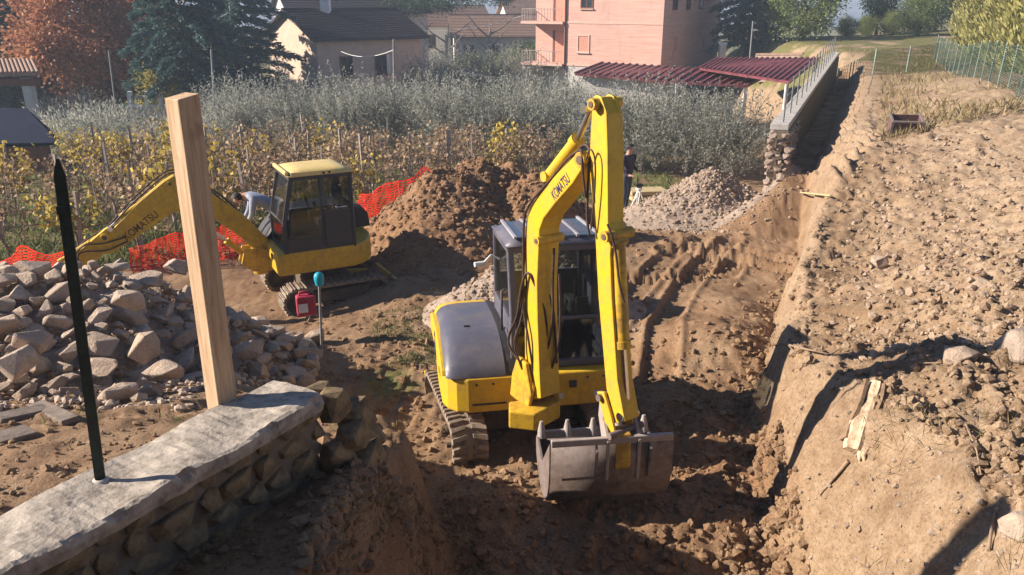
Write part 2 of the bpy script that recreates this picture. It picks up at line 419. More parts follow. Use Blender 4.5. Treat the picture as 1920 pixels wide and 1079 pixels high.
def height(X, Y):
    X = np.asarray(X, float); Y = np.asarray(Y, float); sh = X.shape
    X = np.atleast_1d(X).ravel(); Y = np.atleast_1d(Y).ravel()
    z = base_height(X, Y); r = rough_mask(X, Y)
    wx = X + 0.12*fbm(X, Y, 2.2, 2, 5); wy = Y + 0.12*fbm(X, Y, 2.2, 2, 6)
    z = z + 0.10*fbm(X, Y, 0.35, 3, 21)*(0.5+r)
    z = z + r*(0.28*clods(wx, wy, 2.1, 31, dens=0.45) + 0.45*clods(wx, wy, 5.0, 41, dens=0.65) + 0.55*clods(wx, wy, 11.0, 51, dens=0.7)) * np.clip(1.2-Y/60, 0.2, 1)
    z = z + r*0.045*fbm(X, Y, 7, 3, 61) + 0.02*fbm(X, Y, 3, 3, 62)
    # claw grooves and cracks on the cut bank
    i = lambda t: np.interp(Y, *t)
    s = (X - i(TOE)) / i(TOEW)
    claw = sstep((s+0.1)/0.2)*(1-sstep((s-1.2)/0.3))*sstep((Y-15.6)/0.8)*(1-sstep((Y-19)/1))
    z = z + claw*0.10*np.sin(X*2*np.pi/0.36 + 2*fbm(X, Y, 0.8, 2, 71))
    face = sstep((s-0.02)/0.1)*(1-sstep((s-1.0)/0.3))*(1-sstep((Y-13)/2))
    ridge = 1-np.abs(fbm(X*1.0, Y*0.55, 0.9, 3, 81))*2.2
    z = z - face*0.10*np.clip(ridge-0.72, 0, 1)/0.28
    z = z + face*(0.05*fbm(X, Y, 3.2, 4, 86) + 0.25*clods(X, Y, 7.0, 87, dens=0.4))
    z = z + face*0.022*np.sin(Y*2*np.pi/0.13 + 2.5*fbm(X, Y, 1.2, 2, 88))*sstep((fbm(X, Y, 0.8, 2, 89)-0.05)/0.25)
    z = z + face*0.010*np.sin(s*42+3*fbm(X, Y, 1.0, 2, 83))
    line = 0.52 + 0.22*fbm(X, Y, 0.7, 3, 84)
    z = z - (1-sstep((Y-8.5)/1.5))*0.07*np.exp(-((s-line)/0.03)**2)*sstep((fbm(X, Y, 0.9, 2, 85)+0.2)/0.3)
    z = z + rut_height(X, Y)
    return z.reshape(sh)
def hz(x, y): return float(height(np.array([x]), np.array([y]))[0])
def hb(x, y): return float(base_height(np.array([float(x)]), np.array([float(y)]))[0])
def on_ground(px, py):
    """the point of the ground seen at a place of the photograph"""
    r = ray(px, py); t0 = 2.5
    while t0 < 400:
        p = EYE + r*t0
        if p.z < hb(p.x, p.y): break
        t0 += 0.03 + t0*0.004
    return p
def axis(lo, hi, c0, c1, step, grow):
    a = [c0]
    while a[-1] < c1: a.append(a[-1]+step)
    while a[-1] < hi: a.append(a[-1] + step + grow*(a[-1]-c1))
    b = [c0]
    while b[-1] > lo: b.append(b[-1] - step - grow*(c0-b[-1]))
    return np.array(b[:0:-1] + a)
GX = axis(-170, 190, -4.6, 6.6, 0.032, 0.0125)
gy = [-8.0]
while gy[-1] < 300: gy.append(gy[-1] + (0.4 if gy[-1] < 2.2 else max(0.028, 0.0062*gy[-1])))
GY = np.array(gy)
XX, YY = np.meshgrid(GX, GY)
ZZ = height(XX, YY)
nx, ny = len(GX), len(GY)
V = np.stack([XX.ravel(), YY.ravel(), ZZ.ravel()], 1)
idx = np.arange(nx*ny).reshape(ny, nx)
FQ = np.stack([idx[:-1,:-1].ravel(), idx[:-1,1:].ravel(), idx[1:,1:].ravel(), idx[1:,:-1].ravel()], 1)
# what the ground is made of: R grass, G pale dry soil, B reddish damp soil
def net_y(X): return np.interp(X, [-60,-10.4,-6,-2.2,0.5,4,5.9,6.2], [10,14.6,17.8,22.0,22.5,22.5,20.5,60])
grass = sstep((YY - net_y(XX) - 0.2)/1.2)*(XX < wall_x(YY)+0.2)
toe = np.interp(YY, *TOE)
onter = sstep((XX-toe-0.6)/0.8)
grass = np.maximum(grass, 0.8*onter*sstep((YY-29-6*fbm(XX, YY, 0.2, 3, 91))/10))
grass = np.maximum(grass, 0.75*bump(XX, YY, -1.7, 9.6, 0.7, 0.9, 1.0)*sstep(0.5+fbm(XX, YY, 1.2, 3, 92)*2))
grass = np.clip(grass*(0.75+0.9*fbm(XX, YY, 0.9, 4, 93)), 0, 1)
dry = np.clip(onter*(0.45+0.9*sstep((XX-toe-1.2)/3)*sstep((YY-6)/3)) + 0.35*sstep((toe-XX+1.2)/1.0)*(XX > toe-1.2)*0 + 0.35*fbm(XX, YY, 0.7, 4, 94), 0, 1)
face_ = sstep((XX-toe)/0.2)*(1-sstep((XX-toe-np.interp(YY, *TOEW))/0.4))
dry = np.clip(dry + 0.55*face_, 0, 1)
red = np.clip(bump(XX, YY, 2.0, 7.6, 0.8, 1.2, 1.0) + 0.4*fbm(XX, YY, 0.8, 4, 95) + 0.35*(XX < toe)*(YY < 20), 0, 1)
ground_col = np.stack([grass.ravel(), dry.ravel(), red.ravel()], 1)
def soil_mat(name, grassy=True, tint=None):
    t = NT(name); v = t.coord()
    a = t.n("ShaderNodeAttribute"); a.attribute_name = "Col"
    sp = t.n("ShaderNodeSeparateColor"); t.l(a.outputs[0], sp.inputs[0])
    n0 = t.noise(1.3, 6, 0.7, v); n1 = t.noise(7.0, 6, 0.7, v); n2 = t.noise(34.0, 5, 0.7, v)
    damp = t.ramp(n0, [(0.3, (0.12,0.070,0.038)), (0.52, (0.28,0.180,0.105)), (0.75, (0.39,0.275,0.175))])
    redc = t.ramp(n1, [(0.3, (0.19,0.090,0.044)), (0.7, (0.35,0.195,0.102))])
    dryc = t.ramp(n1, [(0.3, (0.24,0.158,0.096)), (0.5, (0.37,0.262,0.172)), (0.72, (0.49,0.378,0.270))])
    c = t.mix(damp, redc, t.math('MULTIPLY', sp.outputs[2], 0.75))
    c = t.mix(c, dryc, t.math('MULTIPLY', sp.outputs[1], t.math('ADD', 0.55, t.math('MULTIPLY', n0, 0.9))))
    c = t.mix(c, tuple(x*0.45 for x in (0.2,0.13,0.08)), t.ramp(n2, [(0.34, (0.55,)*3), (0.52, (0,0,0))]))
    c = t.mix(c, (0.46,0.38,0.30), t.ramp(t.noise(55, 2, 0.5, v), [(0.68, (0,0,0)), (0.74, (0.8,)*3)]))
    g = t.ramp(n1, [(0.3, (0.085,0.085,0.028)), (0.55, (0.16,0.15,0.055)), (0.75, (0.27,0.225,0.10))])
    gf = t.ramp(t.math('ADD', sp.outputs[0], t.math('MULTIPLY', t.math('SUBTRACT', n2, 0.5), 0.9)), [(0.35, (0,0,0)), (0.6, (1,1,1))])
    c = t.mix(c, g, gf)
    h = t.math('ADD', t.math('MULTIPLY', n2, 0.7), t.math('MULTIPLY', t.noise(110, 3, 0.6, v), 0.4))
    return t.pbr(c, 0.95, 0, t.bump(h, 0.75, 0.03), 0.15)
M['soil'] = soil_mat('soil')
gr = link('ground', np_mesh('ground', V, FQ, M['soil'], ground_col, True))
prop(gr, kind='structure')
# ---------------------------------------------------------------- excavators
def inv2(a, b, t): return a + (b-a)*t
def T4(loc, rz=0.0, rx=0.0): return Matrix.Translation(loc) @ Matrix.Rotation(rz, 4, 'Z') @ Matrix.Rotation(rx, 4, 'X')
def text_mesh(name, body, mat, parent, origin, xdir, ydir, size, extrude=0.004, shear=0.0, squeeze=1.0):
    c = bpy.data.curves.new(name, 'FONT'); c.body = body; c.size = 1.0; c.extrude = 0.0; c.shear = shear; c.offset = 0.012
    tmp = bpy.data.objects.new(name, c); COL.objects.link(tmp)
    bpy.context.view_layer.update()
    me = bpy.data.meshes.new_from_object(tmp.evaluated_get(bpy.context.evaluated_depsgraph_get()))
    bpy.data.objects.remove(tmp)
    x, y = Vector(xdir).normalized(), Vector(ydir).normalized(); z = x.cross(y)
    L = WL[parent]
    for v in me.vertices:
        v.co = Vector(origin) + x*(v.co.x*size*squeeze) + y*(v.co.y*size) + z*extrude - L
    me.materials.clear(); me.materials.append(mat)
    o = bpy.data.objects.new(name, me); COL.objects.link(o); o.parent = parent; WL[o] = L
    return o
def track(side, Mt, root, a=0.72, r=0.25, w=0.40, gauge=0.78, pad_mat=None, n=38, split=False):
    """one crawler: belt with separate pads, sprocket, idler, rollers, frame"""
    cx = side*gauge; zc = r+0.045
    def loop(s, off):
        P1, P2 = 2*a, math.pi*(r); tot = 2*P1+2*P2; s = s % tot; R_ = r+off
        if s < P1: return (-a+s, zc+R_), (0, 1)
        s -= P1
        if s < P2: t = s/r; return (a+R_*math.sin(t), zc+R_*math.cos(t)), (math.sin(t), math.cos(t))
        s -= P2
        if s < P1: return (a-s, zc-R_), (0, -1)
        s -= P1; t = s/r; return (-a-R_*math.sin(t), zc-R_*math.cos(t)), (-math.sin(t), -math.cos(t))
    tot = 4*a+2*math.pi*r
    belt = MB(); m = 64
    ro, ri = [], []
    for i in range(m):
        (y, z), _ = loop(tot*i/m, 0.0); (y2, z2), _ = loop(tot*i/m, -0.035)
        ro.append((y, z)); ri.append((y2, z2))
    rows = [[Mt @ Vector((cx+sx*w/2, y, z)) for y, z in ring] for sx, ring in ((-1, ro), (1, ro), (1, ri), (-1, ri), (-1, ro))]
    belt.grid(rows, smooth=False, closed=True)
    b = belt.build('track', M['rubber'], root)
    first = None
    for i in range(n):
        s = tot*(i+0.5)/n; (y, z), (ny_, nz_) = loop(s, 0.0)
        Mp = Mt @ Matrix.Translation((cx, y, z)) @ Matrix(((1,0,0,0),(0,nz_,ny_,0),(0,-ny_,nz_,0),(0,0,0,1)))
        if first is None:
            p = MB()
            if split:
                hw = w/2
                for sx in (-1, 1):
                    x0, x1 = sx*0.035, sx*hw; dy = 0.018
                    p.add([(x0,-.03+dy,0),(x1,-.034-dy,0),(x1,.034-dy,0),(x0,.03+dy,0),(x0*1.1,-.022+dy,.032),(x1*.97,-.026-dy,.036),(x1*.97,.026-dy,.036),(x0*1.1,.022+dy,.032)],
                          [(0,1,2,3),(4,5,6,7),(0,1,5,4),(1,2,6,5),(2,3,7,6),(3,0,4,7)])
            else:
                p.box((-w/2-.01,-.052,0),(w/2+.01,.052,.02)).box((-w/2-.01,-.03,.02),(w/2+.01,-.012,.045)).box((-w/2-.01,.018,.02),(w/2+.01,.034,.038))
            me = bpy.data.meshes.new('track_pad'); me.from_pydata([tuple(q) for q in p.v], [], p.f)
            bm = bmesh.new(); bm.from_mesh(me); bmesh.ops.recalc_face_normals(bm, faces=bm.faces); bm.to_mesh(me); bm.free()
            me.materials.append(pad_mat or M['rubber'])
            first = me
        o = bpy.data.objects.new('track_pad', first); COL.objects.link(o); o.parent = b
        o.matrix_local = Matrix.Translation(-WL[root]) @ Mp
    f = MB()
    f.box((cx-.11,-a+.1,zc-.09),(cx+.11,a-.1,zc+.12), Mt)
    f.build('track_frame', M['mudsteel'], b, bevel=.02)
    def wheel(name, y, z, rad, wd, teeth=0):
        q = MB(); N = 24
        if teeth:
            poly = []
            for k in range(teeth*4):
                rr = rad*(1.0 if k % 4 in (0, 1) else 0.86); t = 2*math.pi*k/(teeth*4); poly.append((y+rr*math.cos(t), z+rr*math.sin(t)))
        else: poly = [(y+rad*math.cos(2*math.pi*k/N), z+rad*math.sin(2*math.pi*k/N)) for k in range(N)]
        q.prism(poly, lambda u, v, k: Mt @ Vector((cx+(k*2-1)*wd, u, v)))
        hub = [(y+rad*.45*math.cos(2*math.pi*k/12), z+rad*.45*math.sin(2*math.pi*k/12)) for k in range(12)]
        q.prism(hub, lambda u, v, k: Mt @ Vector((cx+(k*2-1)*(wd+.05), u, v)))
        q.build(name, M['mudsteel'], b)
    wheel('sprocket', a, zc, r-.045, .06, 13); wheel('idler', -a, zc, r-.045, .08)
    for k in range(4): wheel('roller', -a+.22+k*(2*a-.44)/3, zc-r+.10, .085, .14)
    return b

def cab(up, root, x0, x1, yf, yb, z0, z1, rake, frame_mat, roof_mat, roof_yellow=False):
    """cab from pillars, panes, roof, door, seat and levers; local front is -y"""
    P = lambda x, y, z: up @ Vector((x, y, z))
    fy = lambda z: yf + rake*max(0.0, (z-z0-.55))/(z1-z0-.55)         # raked windscreen
    c = MB(); w = .075; m = (z0+.55)
    zt = z1-.05
    # pillars
    for x in (x0+w/2, x1-w/2):
        c.bar(P(x, fy(z0)+w/2, z0), P(x, fy(z0)+w/2, m), w); c.bar(P(x, fy(z0)+w/2, m-.01), P(x, fy(zt)+w/2, zt), w)
        c.bar(P(x, yb-w/2, z0), P(x, yb-w/2, zt), w)
        c.bar(P(x, fy(zt), zt-.03), P(x, yb, zt-.03), w, .09); c.bar(P(x, fy(z0), z0+.05), P(x, yb, z0+.05), w*.8, .11)
    ym = yf + .55*(yb-yf)
    c.bar(P(x1-.03, ym, z0), P(x1-.03, ym, zt), .055); 
    for z in (z0+.05, zt-.03):
        c.bar(P(x0, fy(z)+.03, z), P(x1, fy(z)+.03, z), .07, .09); c.bar(P(x0, yb-.035, z), P(x1, yb-.035, z), .07, .1)
    c.bar(P(x0, fy(m)+.03, m+.02), P(x1, fy(m)+.03, m+.02), .05, .045)
    fr = c.build('cab_frame', frame_mat, root, bevel=.016)
    # lower panels
    lp = MB()
    lp.add([P(x0+.02, yf+.05, z0), P(x0+.02, yb-.03, z0), P(x0+.02, yb-.03, m+.02), P(x0+.02, yf+.05, m+.02)], [(0,1,2,3)])
    lp.build('side_panel', frame_mat, root, solid=.03)
    rp = MB(); rp.add([P(x0+.03, yb-.03, z0), P(x1-.03, yb-.03, z0), P(x1-.03, yb-.03, m+.25), P(x0+.03, yb-.03, m+.25)], [(0,1,2,3)])
    rp.build('rear_panel', frame_mat, root, solid=.03)
    fl = MB(); fl.box((x0+.02, yf+.03, z0-.04), (x1-.02, yb-.02, z0+.02), up); fl.build('floor_plate', M['dark_paint'], root)
    # door on the machine's left
    d = MB()
    yd0, yd1 = ym+.03, yb-.08
    d.add([P(x1-.012, yd0, z0+.1), P(x1-.012, yd1, z0+.1), P(x1-.012, yd1, m+.17), P(x1-.012, yd0, m+.17)], [(0,1,2,3)])
    dr = d.build('door', frame_mat, root, solid=.03)
    h = MB(); h.tube([P(x1+.0, yd1-.25, m+.22), P(x1+.035, yd1-.25, m+.22), P(x1+.035, yd1-.06, m+.22), P(x1, yd1-.06, m+.22)], .012, 6); h.build('handle', M['chrome'], dr)
    d2 = MB(); d2.add([P(x1-.014, yf+.06, z0+.1), P(x1-.014, ym-.03, z0+.1), P(x1-.014, ym-.03, z0+.28), P(x1-.014, yf+.06, z0+.28)], [(0,1,2,3)]); d2.build('door_sill', frame_mat, root, solid=.03)
    # panes
    def pane(pts, name='window_pane', mat='glass'):
        q = MB(); q.add([P(*p) for p in pts], [(0,1,2,3)]); q.build(name, M[mat], root, solid=.006)
    pane([(x0+.05, fy(m)+.02, m+.04), (x1-.05, fy(m)+.02, m+.04), (x1-.05, fy(zt)+.02, zt-.08), (x0+.05, fy(zt)+.02, zt-.08)], 'windscreen')
    pane([(x0+.05, fy(m)+.02, z0+.1), (x1-.05, fy(m)+.02, z0+.1), (x1-.05, fy(m)+.02, m-.01), (x0+.05, fy(m)+.02, m-.01)], 'lower_windscreen', 'glass_dark')
    pane([(x0+.015, yf+.1, m+.04), (x0+.015, yb-.08, m+.04), (x0+.015, yb-.08, zt-.08), (x0+.015, yf+.18, zt-.08)])
    pane([(x1-.014, yf+.1, z0+.29), (x1-.014, ym-.03, z0+.29), (x1-.014, ym-.03, zt-.08), (x1-.014, fy(zt)+.08, zt-.08)])
    pane([(x1-.014, yd0, m+.18), (x1-.014, yd1, m+.18), (x1-.014, yd1, zt-.08), (x1-.014, yd0, zt-.08)])
    pane([(x0+.07, yb-.03, m+.27), (x1-.07, yb-.03, m+.27), (x1-.07, yb-.03, zt-.08), (x0+.07, yb-.03, zt-.08)], 'rear_window')
    # roof: a shallow domed shell with ribs
    rows = []; N = 9
    f0, b0 = fy(zt)-.03, yb+.02
    for j in range(N):
        v = j/(N-1); row = []
        for i_ in range(N):
            u = i_/(N-1); e = 1-abs(2*u-1)**6; g = 1-abs(2*v-1)**8
            row.append(P(x0-.01+u*(x1-x0+.02), f0+v*(b0-f0), z1-.05 + .085*e*g))
        rows.append(row)
    q = MB(); q.grid(rows); 
    ro = q.build('roof', roof_mat, root, solid=.02)
    if not roof_yellow:
        for k in range(5):
            xx = x0+.1+k*(x1-x0-.2)/4; rb = MB()
            rb.bar(P(xx, f0+.06, z1+.035), P(xx, b0-.1, z1+.043), .03, .03); rb.build('roof_rib', M['grey_light'], ro)
        sk = MB(); sk.box((x0+.12, f0+.08, z1+.03), (x1-.12, b0-.15, z1+.037), up); sk.build('roof_hatch', M['glass_dark'], ro)
    else:
        fz = MB(); fz.bar(P(x0+.04, f0-.0, z1+.0), P(x1-.04, f0-.0, z1+.0), .06, .07); fz.build('visor', roof_mat, ro, bevel=.02)
        for k in (0, 1):
            lm = MB(); lm.cyl(P(x1+.01, f0+.62+k*.1, z1-.025), P(x1+.03, f0+.62+k*.1, z1-.025), .02, 8); lm.build('vent', M['black'], ro)
        dr2 = MB(); dr2.bar(P(x1+.002, f0+.06, z1-.02), P(x1+.002, b0-.35, z1-.02), .02, .075); dr2.build('drip_rail', roof_mat, ro, bevel=.008)
    # seat and controls
    xm = (x0+x1)/2; s = MB()
    s.box((xm-.23, ym+.02, z0+.32), (xm+.23, ym+.45, z0+.45), up); s.build('seat', M['seat'], root, bevel=.04)
    s = MB(); s.box((xm-.21, ym+.36, z0+.45), (xm+.21, ym+.47, z0+1.05), up); s.box((xm-.12, ym+.38, z0+1.06), (xm+.12, ym+.46, z0+1.25), up); s.build('backrest', M['seat'], root, bevel=.04)
    for sx in (-1, 1):
        s = MB(); s.box((xm+sx*.31-.06, ym-.05, z0+.4), (xm+sx*.31+.06, ym+.3, z0+.56), up)
        con = s.build('console', M['dark_paint'], root, bevel=.02)
        l = MB(); l.tube([P(xm+sx*.31, ym-.02, z0+.55), P(xm+sx*.31, ym-.07, z0+.75)], .012, 6); l.tube([P(xm+sx*.31, ym-.07, z0+.72), P(xm+sx*.31, ym-.09, z0+.86)], .025, 8); l.build('joystick', M['black'], con)
        l = MB(); l.tube([P(xm+sx*.08, yf+.22, z0+.02), P(xm+sx*.08, yf+.25, z0+.5), P(xm+sx*.1, yf+.18, z0+.72)], .014, 6); l.build('travel_lever', M['black'], root)
    mo = MB(); mo.box((xm+.2, yf+.16, m+.02), (xm+.34, yf+.2, m+.2), up); mo.build('monitor', M['dark_paint'], root, bevel=.01)
    return fr
M['grey_light'] = simple('light_grey_rib', (0.30,0.29,0.32), 0.6, 0.2)

def excavator(name, label, center, up_yaw, up_tilt, tr_yaw, tr_tilt, boom, style):
    cx, cy, cz = center
    root = thing(name, label, 'excavator', center, 'tracked excavators')
    Mt = T4(center, tr_yaw, tr_tilt); up = T4(center, up_yaw, up_tilt)
    P = lambda x, y, z: up @ Vector((x, y, z))
    Y1 = style['paint']; up = up @ Matrix.Translation((0, 0, style['lift'])); TL = style['tail']; HX = style['hx']
    for sd in (-1, 1):
        track(sd, Mt, root, pad_mat=M['rubber'], n=style['pads'], split=style['split'])
    q = MB(); q.box((-.60, -.45, .22), (.60, .45, .50), Mt); q.box((-.72, -.3, .25), (.72, .3, .42), Mt)
    q.build('undercarriage', M['mudsteel'], root, bevel=.03)
    q = MB(); q.cyl(up @ Vector((0, 0, .48)), up @ Vector((0, 0, .70)), .42, 28); q.build('slew_ring', M['dark_paint'], root)
    # dozer blade at the rear of the tracks
    q = MB(); prof = [(1.12,.06),(1.20,.05),(1.16,.18),(1.15,.28),(1.19,.42),(1.14,.42),(1.09,.28),(1.09,.16)]
    q.prism(prof, lambda u, v, k: Mt @ Vector(((k*2-1)*.95, u, v)))
    bl = q.build('dozer_blade', M[Y1], root, bevel=.01)
    for sx in (-.35, .35):
        q = MB(); q.bar(Mt @ Vector((sx, .4, .3)), Mt @ Vector((sx, 1.12, .22)), .09, .13); q.build('blade_arm', M[Y1], bl)
    # body: yellow skirt with round tail
    x0, x1 = -.95, .93
    plan = [(x0+.26, -1.0), (x1-.02, -1.0), (x1, -.96)] + [(x1*1.0, -.2)]
    for k in range(1, 14):
        t = -.12 + (math.pi+.24)*k/14; plan.append((.94*math.cos(t)*1.0, .28 + TL*math.sin(t)))
    plan += [(x0, -.2), (x0, -.70), (x0+.05, -.86), (x0+.14, -.96)]
    q = MB(); q.prism(plan, lambda u, v, k: P(u, v, (.70, 1.10)[k])); body = q.build('body', M[Y1], root, bevel=.03, seg=3)
    # front plates, small marks
    q = MB(); q.box((.42, -1.012, .92), (.50, -1.0, 1.0), up); q.build('hatch', M['dark_paint'], body)
    q = MB(); q.box((-.05, -1.008, .70), (-.035, -1.0, 1.1), up); q.build('panel_seam', M['dark_paint'], body)
    # hood on the machine's right: rounded loft
    prof = [(-.985, 1.10), (-.97, 1.17), (-.88, 1.32), (-.74, 1.48), (-.55, 1.60), (-.30, 1.67), (.1, 1.70), (.6, 1.68), (.85, 1.60), (1.0, 1.40), (1.04, 1.10)]
    prof = [(y, 1.10+(z-1.10)*style['hood_h']) for y, z in prof]
    stations = [(x0+.03, .60), (x0+.06, .78), (x0+.11, .90), (x0+.19, .965), (x0+.32, .995), (-.46+.0, 1.0), (HX-.12, 1.0)]
    rows = []
    for x, k in stations:
        rows.append([P(x, max(-1.0, y*(.86+.14*k)), 1.10+(z-1.10)*k) for y, z in prof])
    q = MB(); q.grid([r_[:8] for r_ in rows]); hood = q.build('hood', M[style['hood']], root)
    q = MB(); q.grid([r_[7:] for r_ in rows]); q.build('rear_cowl', M[Y1], root)
    q = MB(); n = len(prof); q.add(rows[-1], [tuple(range(n))]); q.add(rows[0], [tuple(range(n))]); q.build('hood_end', M['dark_paint'], hood)
    # yellow side shell below the hood edge
    q = MB()
    sp = [(y, 1.09+(z-1.09)*style['hood_h']) for y, z in [(-.84,1.09),(-.80,1.16),(-.66,1.27),(-.50,1.36),(-.30,1.44),(0,1.52),(.5,1.52),(.80,1.42),(.86,1.09)]]
    q.prism(sp, lambda u, v, k: P(x0-.012+k*.075, u*(1+.0*k), v)); q.build('side_shell', M[Y1], root, bevel=.012)
    if style['utility']:
        for yy, zz in ((-.62,1.42),(-.30,1.60)):
            k_ = MB(); k_.box((x0+.3, yy-.02, 1.10+(zz-1.10)*style['hood_h']+.022), (x0+.36, yy+.02, 1.10+(zz-1.10)*style['hood_h']+.05), up); k_.build('hood_latch', M['black'], hood)
        q = MB(); q.bar(P(x0+.30,-1.004,.80), P(-.28,-1.004,.80), .012, .02); q.build('panel_seam', M['dark_paint'], body)
        for xx in (-.60,-.42,-.22,.2,.62,.8):
            q = MB(); q.cyl(P(xx,-1.002,1.03), P(xx,-1.016,1.03), .014, 8); q.build('bolt', M['dark_paint'], body)
        for xx in (.25,.7):
            q = MB(); q.box((xx,-1.01,.80),(xx+.1,-1.002,.86), up); q.build('warning_decal', M['white'], body)
    # dark fillet between hood and cab
    rows = [[P(x, y*.985-.0, 1.10+(z-1.10)*s_) for y, z in prof[:9]] for x, s_ in ((HX-.12,1.0),(HX-.05,.97),(HX+.01,.9))]
    q = MB(); q.grid(rows); q.build('hood_gap_cover', M['dark_paint'], hood)
    if style['utility']:
        text_mesh('lettering', 'utility', M['brownletter'], root, P(x0-.004, -.24, .95), P(0,-1,0)-P(0,0,0), P(0,0,1)-P(0,0,0), .13, .004, .25)
        for z_, h_ in ((1.02,.18),(1.24,.06)):
            q = MB(); q.box((x0-.018, -.02, z_), (x0-.012, .10, z_+h_), up); q.build('side_grille', M['navy'], root)
    # cab
    cab(up, root, style['cab_x0'], .92, -.86, .42, style['cab_z0'], style['cab_top'], .20, M[style['cab']], M[style['roof']], style['roof_yellow'])
    q = MB(); q.tube([P(HX-.06,-.55,1.5), P(HX-.10,-.62,1.5), P(HX-.10,-.64,1.95), P(HX-.06,-.58,1.95)], .014, 6); q.build('grab_rail', M['dark_paint'], root)
    q = MB(); q.tube([P(HX-.04,-.1,2.18), P(HX-.14,-.14,2.24), P(HX-.24,-.2,2.16)], .014, 6)
    q.tube([P(HX-.24,-.2,2.16), P(HX-.34,-.22,2.16)], .03, 8); q.build('work_lamp', M['white'], root)
    # swing bracket, boom, arm, cylinders
    o, d, n = boom['o'], boom['d'], boom['n']
    W = boom['w']
    pt = lambda R_, z, k=0.0: Vector((o.x, o.y, 0)) + d*R_ + n*k + Vector((0, 0, z))
    tr = lambda pts: [plane_hit(px, py, o, d) for px, py in pts]
    z0 = o.z
    q = MB()
    if boom['bracket']:
        q.prism([(-.30,-.34),(.0,-.40),(.30,-.12),(.30,.10),(.02,.10),(-.10,-.08),(-.30,-.12)], lambda u, v, k: pt(0,0,W/2) + Vector((u*0.9, v, 0)) + Vector((0,0,z0+(-.30,-.10)[k])))
        q.cyl(pt(-.02, z0-.34, W/2), pt(-.02, z0+.28, W/2), .11, 18)
        for k in (-.06, W+.01):
            q.prism([(-.20,z0-.12),(.14,z0-.14),(.20,z0+.05),(.10,z0+.36),(-.06,z0+.40),(-.16,z0+.15)], lambda u, v, j, k=k: pt(u, v, k+j*.05))
    else:
        q.cyl(pt(-.05, z0-.3, W/2), pt(-.05, z0+.22, W/2), .13, 18)
        for k in (-.06, W+.01):
            q.prism([(-.35,z0-.25),(.10,z0-.22),(.30,z0-.05),(.22,z0+.22),(-.05,z0+.22),(-.35,z0+.1)], lambda u, v, j, k=k: pt(u, v, k+j*.05))
    q.build('swing_bracket', M['yellow_worn'], root, bevel=.018)
    q = MB(); q.prism(tr(boom['boom']), lambda u, v, k: pt(u, v, k*W)); bo = q.build('boom', M[Y1], root, bevel=.012)
    A = tr(boom['arm']); wa = boom['wa']
    q = MB(); q.prism(A, lambda u, v, k: pt(u, v, (W-wa)/2+k*wa)); ar = q.build('arm', M[Y1], root, bevel=.01)
    for (a, b, c, r, nm, mt) in boom['cyl']:
        kk = boom.get('k_' + nm, W/2)
        (ra, za), (rb, zb), (rc, zc) = [plane_hit(px, py, o + n*kk, d) for px, py in (a, b, c)]
        off = (n*kk).dot(d)
        q = MB(); q.cyl(pt(ra, za, kk), pt(rb, zb, kk), r, 16); q.cyl(pt(ra, za, kk-.08), pt(ra, za, kk+.08), r*.8, 10)
        dv = (pt(rb, zb, kk)-pt(ra, za, kk)).normalized()
        q.cyl(pt(rb, zb, kk)-dv*.06, pt(rb, zb, kk)+dv*.01, r*1.18, 16)
        cyl_o = q.build(nm, M[mt], root)
        q = MB(); q.cyl(pt(rb, zb, kk), pt(rc, zc, kk), r*.52, 12); q.cyl(pt(rc, zc, kk-.1), pt(rc, zc, kk+.1), r*.75, 12); q.build('rod', M['chrome'], cyl_o)
    for pts, r in boom['hoses']:
        q = MB(); T_ = tr([(p[0], p[1]) for p in pts])
        # smooth the path
        ctrl = [pt(u, v, p[2]) for (u, v), p in zip(T_, pts)]
        out = []
        for i in range(len(ctrl)-1):
            p0 = ctrl[max(i-1,0)]; p1 = ctrl[i]; p2 = ctrl[i+1]; p3 = ctrl[min(i+2, len(ctrl)-1)]
            for s_ in range(6):
                t = s_/6; out.append(.5*((2*p1)+(p2-p0)*t+(2*p0-5*p1+4*p2-p3)*t*t+(3*p1-p0-3*p2+p3)*t**3))
        out.append(ctrl[-1]); q.tube(out, r, 7); q.build('hose', M['hose'], root)
    for px, py, r_ in boom['pins']:
        (ra, za) = tr([(px, py)])[0]
        q = MB(); q.cyl(pt(ra, za, -.03), pt(ra, za, W+.03), r_, 14); pn = q.build('pin', M['yellow_worn'], root, bevel=.006)
        q = MB(); q.cyl(pt(ra, za, -.036), pt(ra, za, -.028), r_*.55, 10); q.build('pin_head', M['mudsteel'], pn)
    (tx, tz), (ux, uz) = tr(boom['text'])
    a = pt(tx, tz, -.003); b = pt(ux, uz, -.003); xd = (b-a); L = xd.length; xd.normalize()
    yd = n.cross(xd) if False else xd.cross(-n) * -1.0
    if yd.z < 0: yd = -yd
    text_mesh('lettering', 'KOMATSU', M[boom['text_mat']], bo, a, xd, yd, boom['text_h']/0.73, 0.0, 0.0, L/(boom['text_h']/0.73)/4.85)
    return root, pt, tr, ar

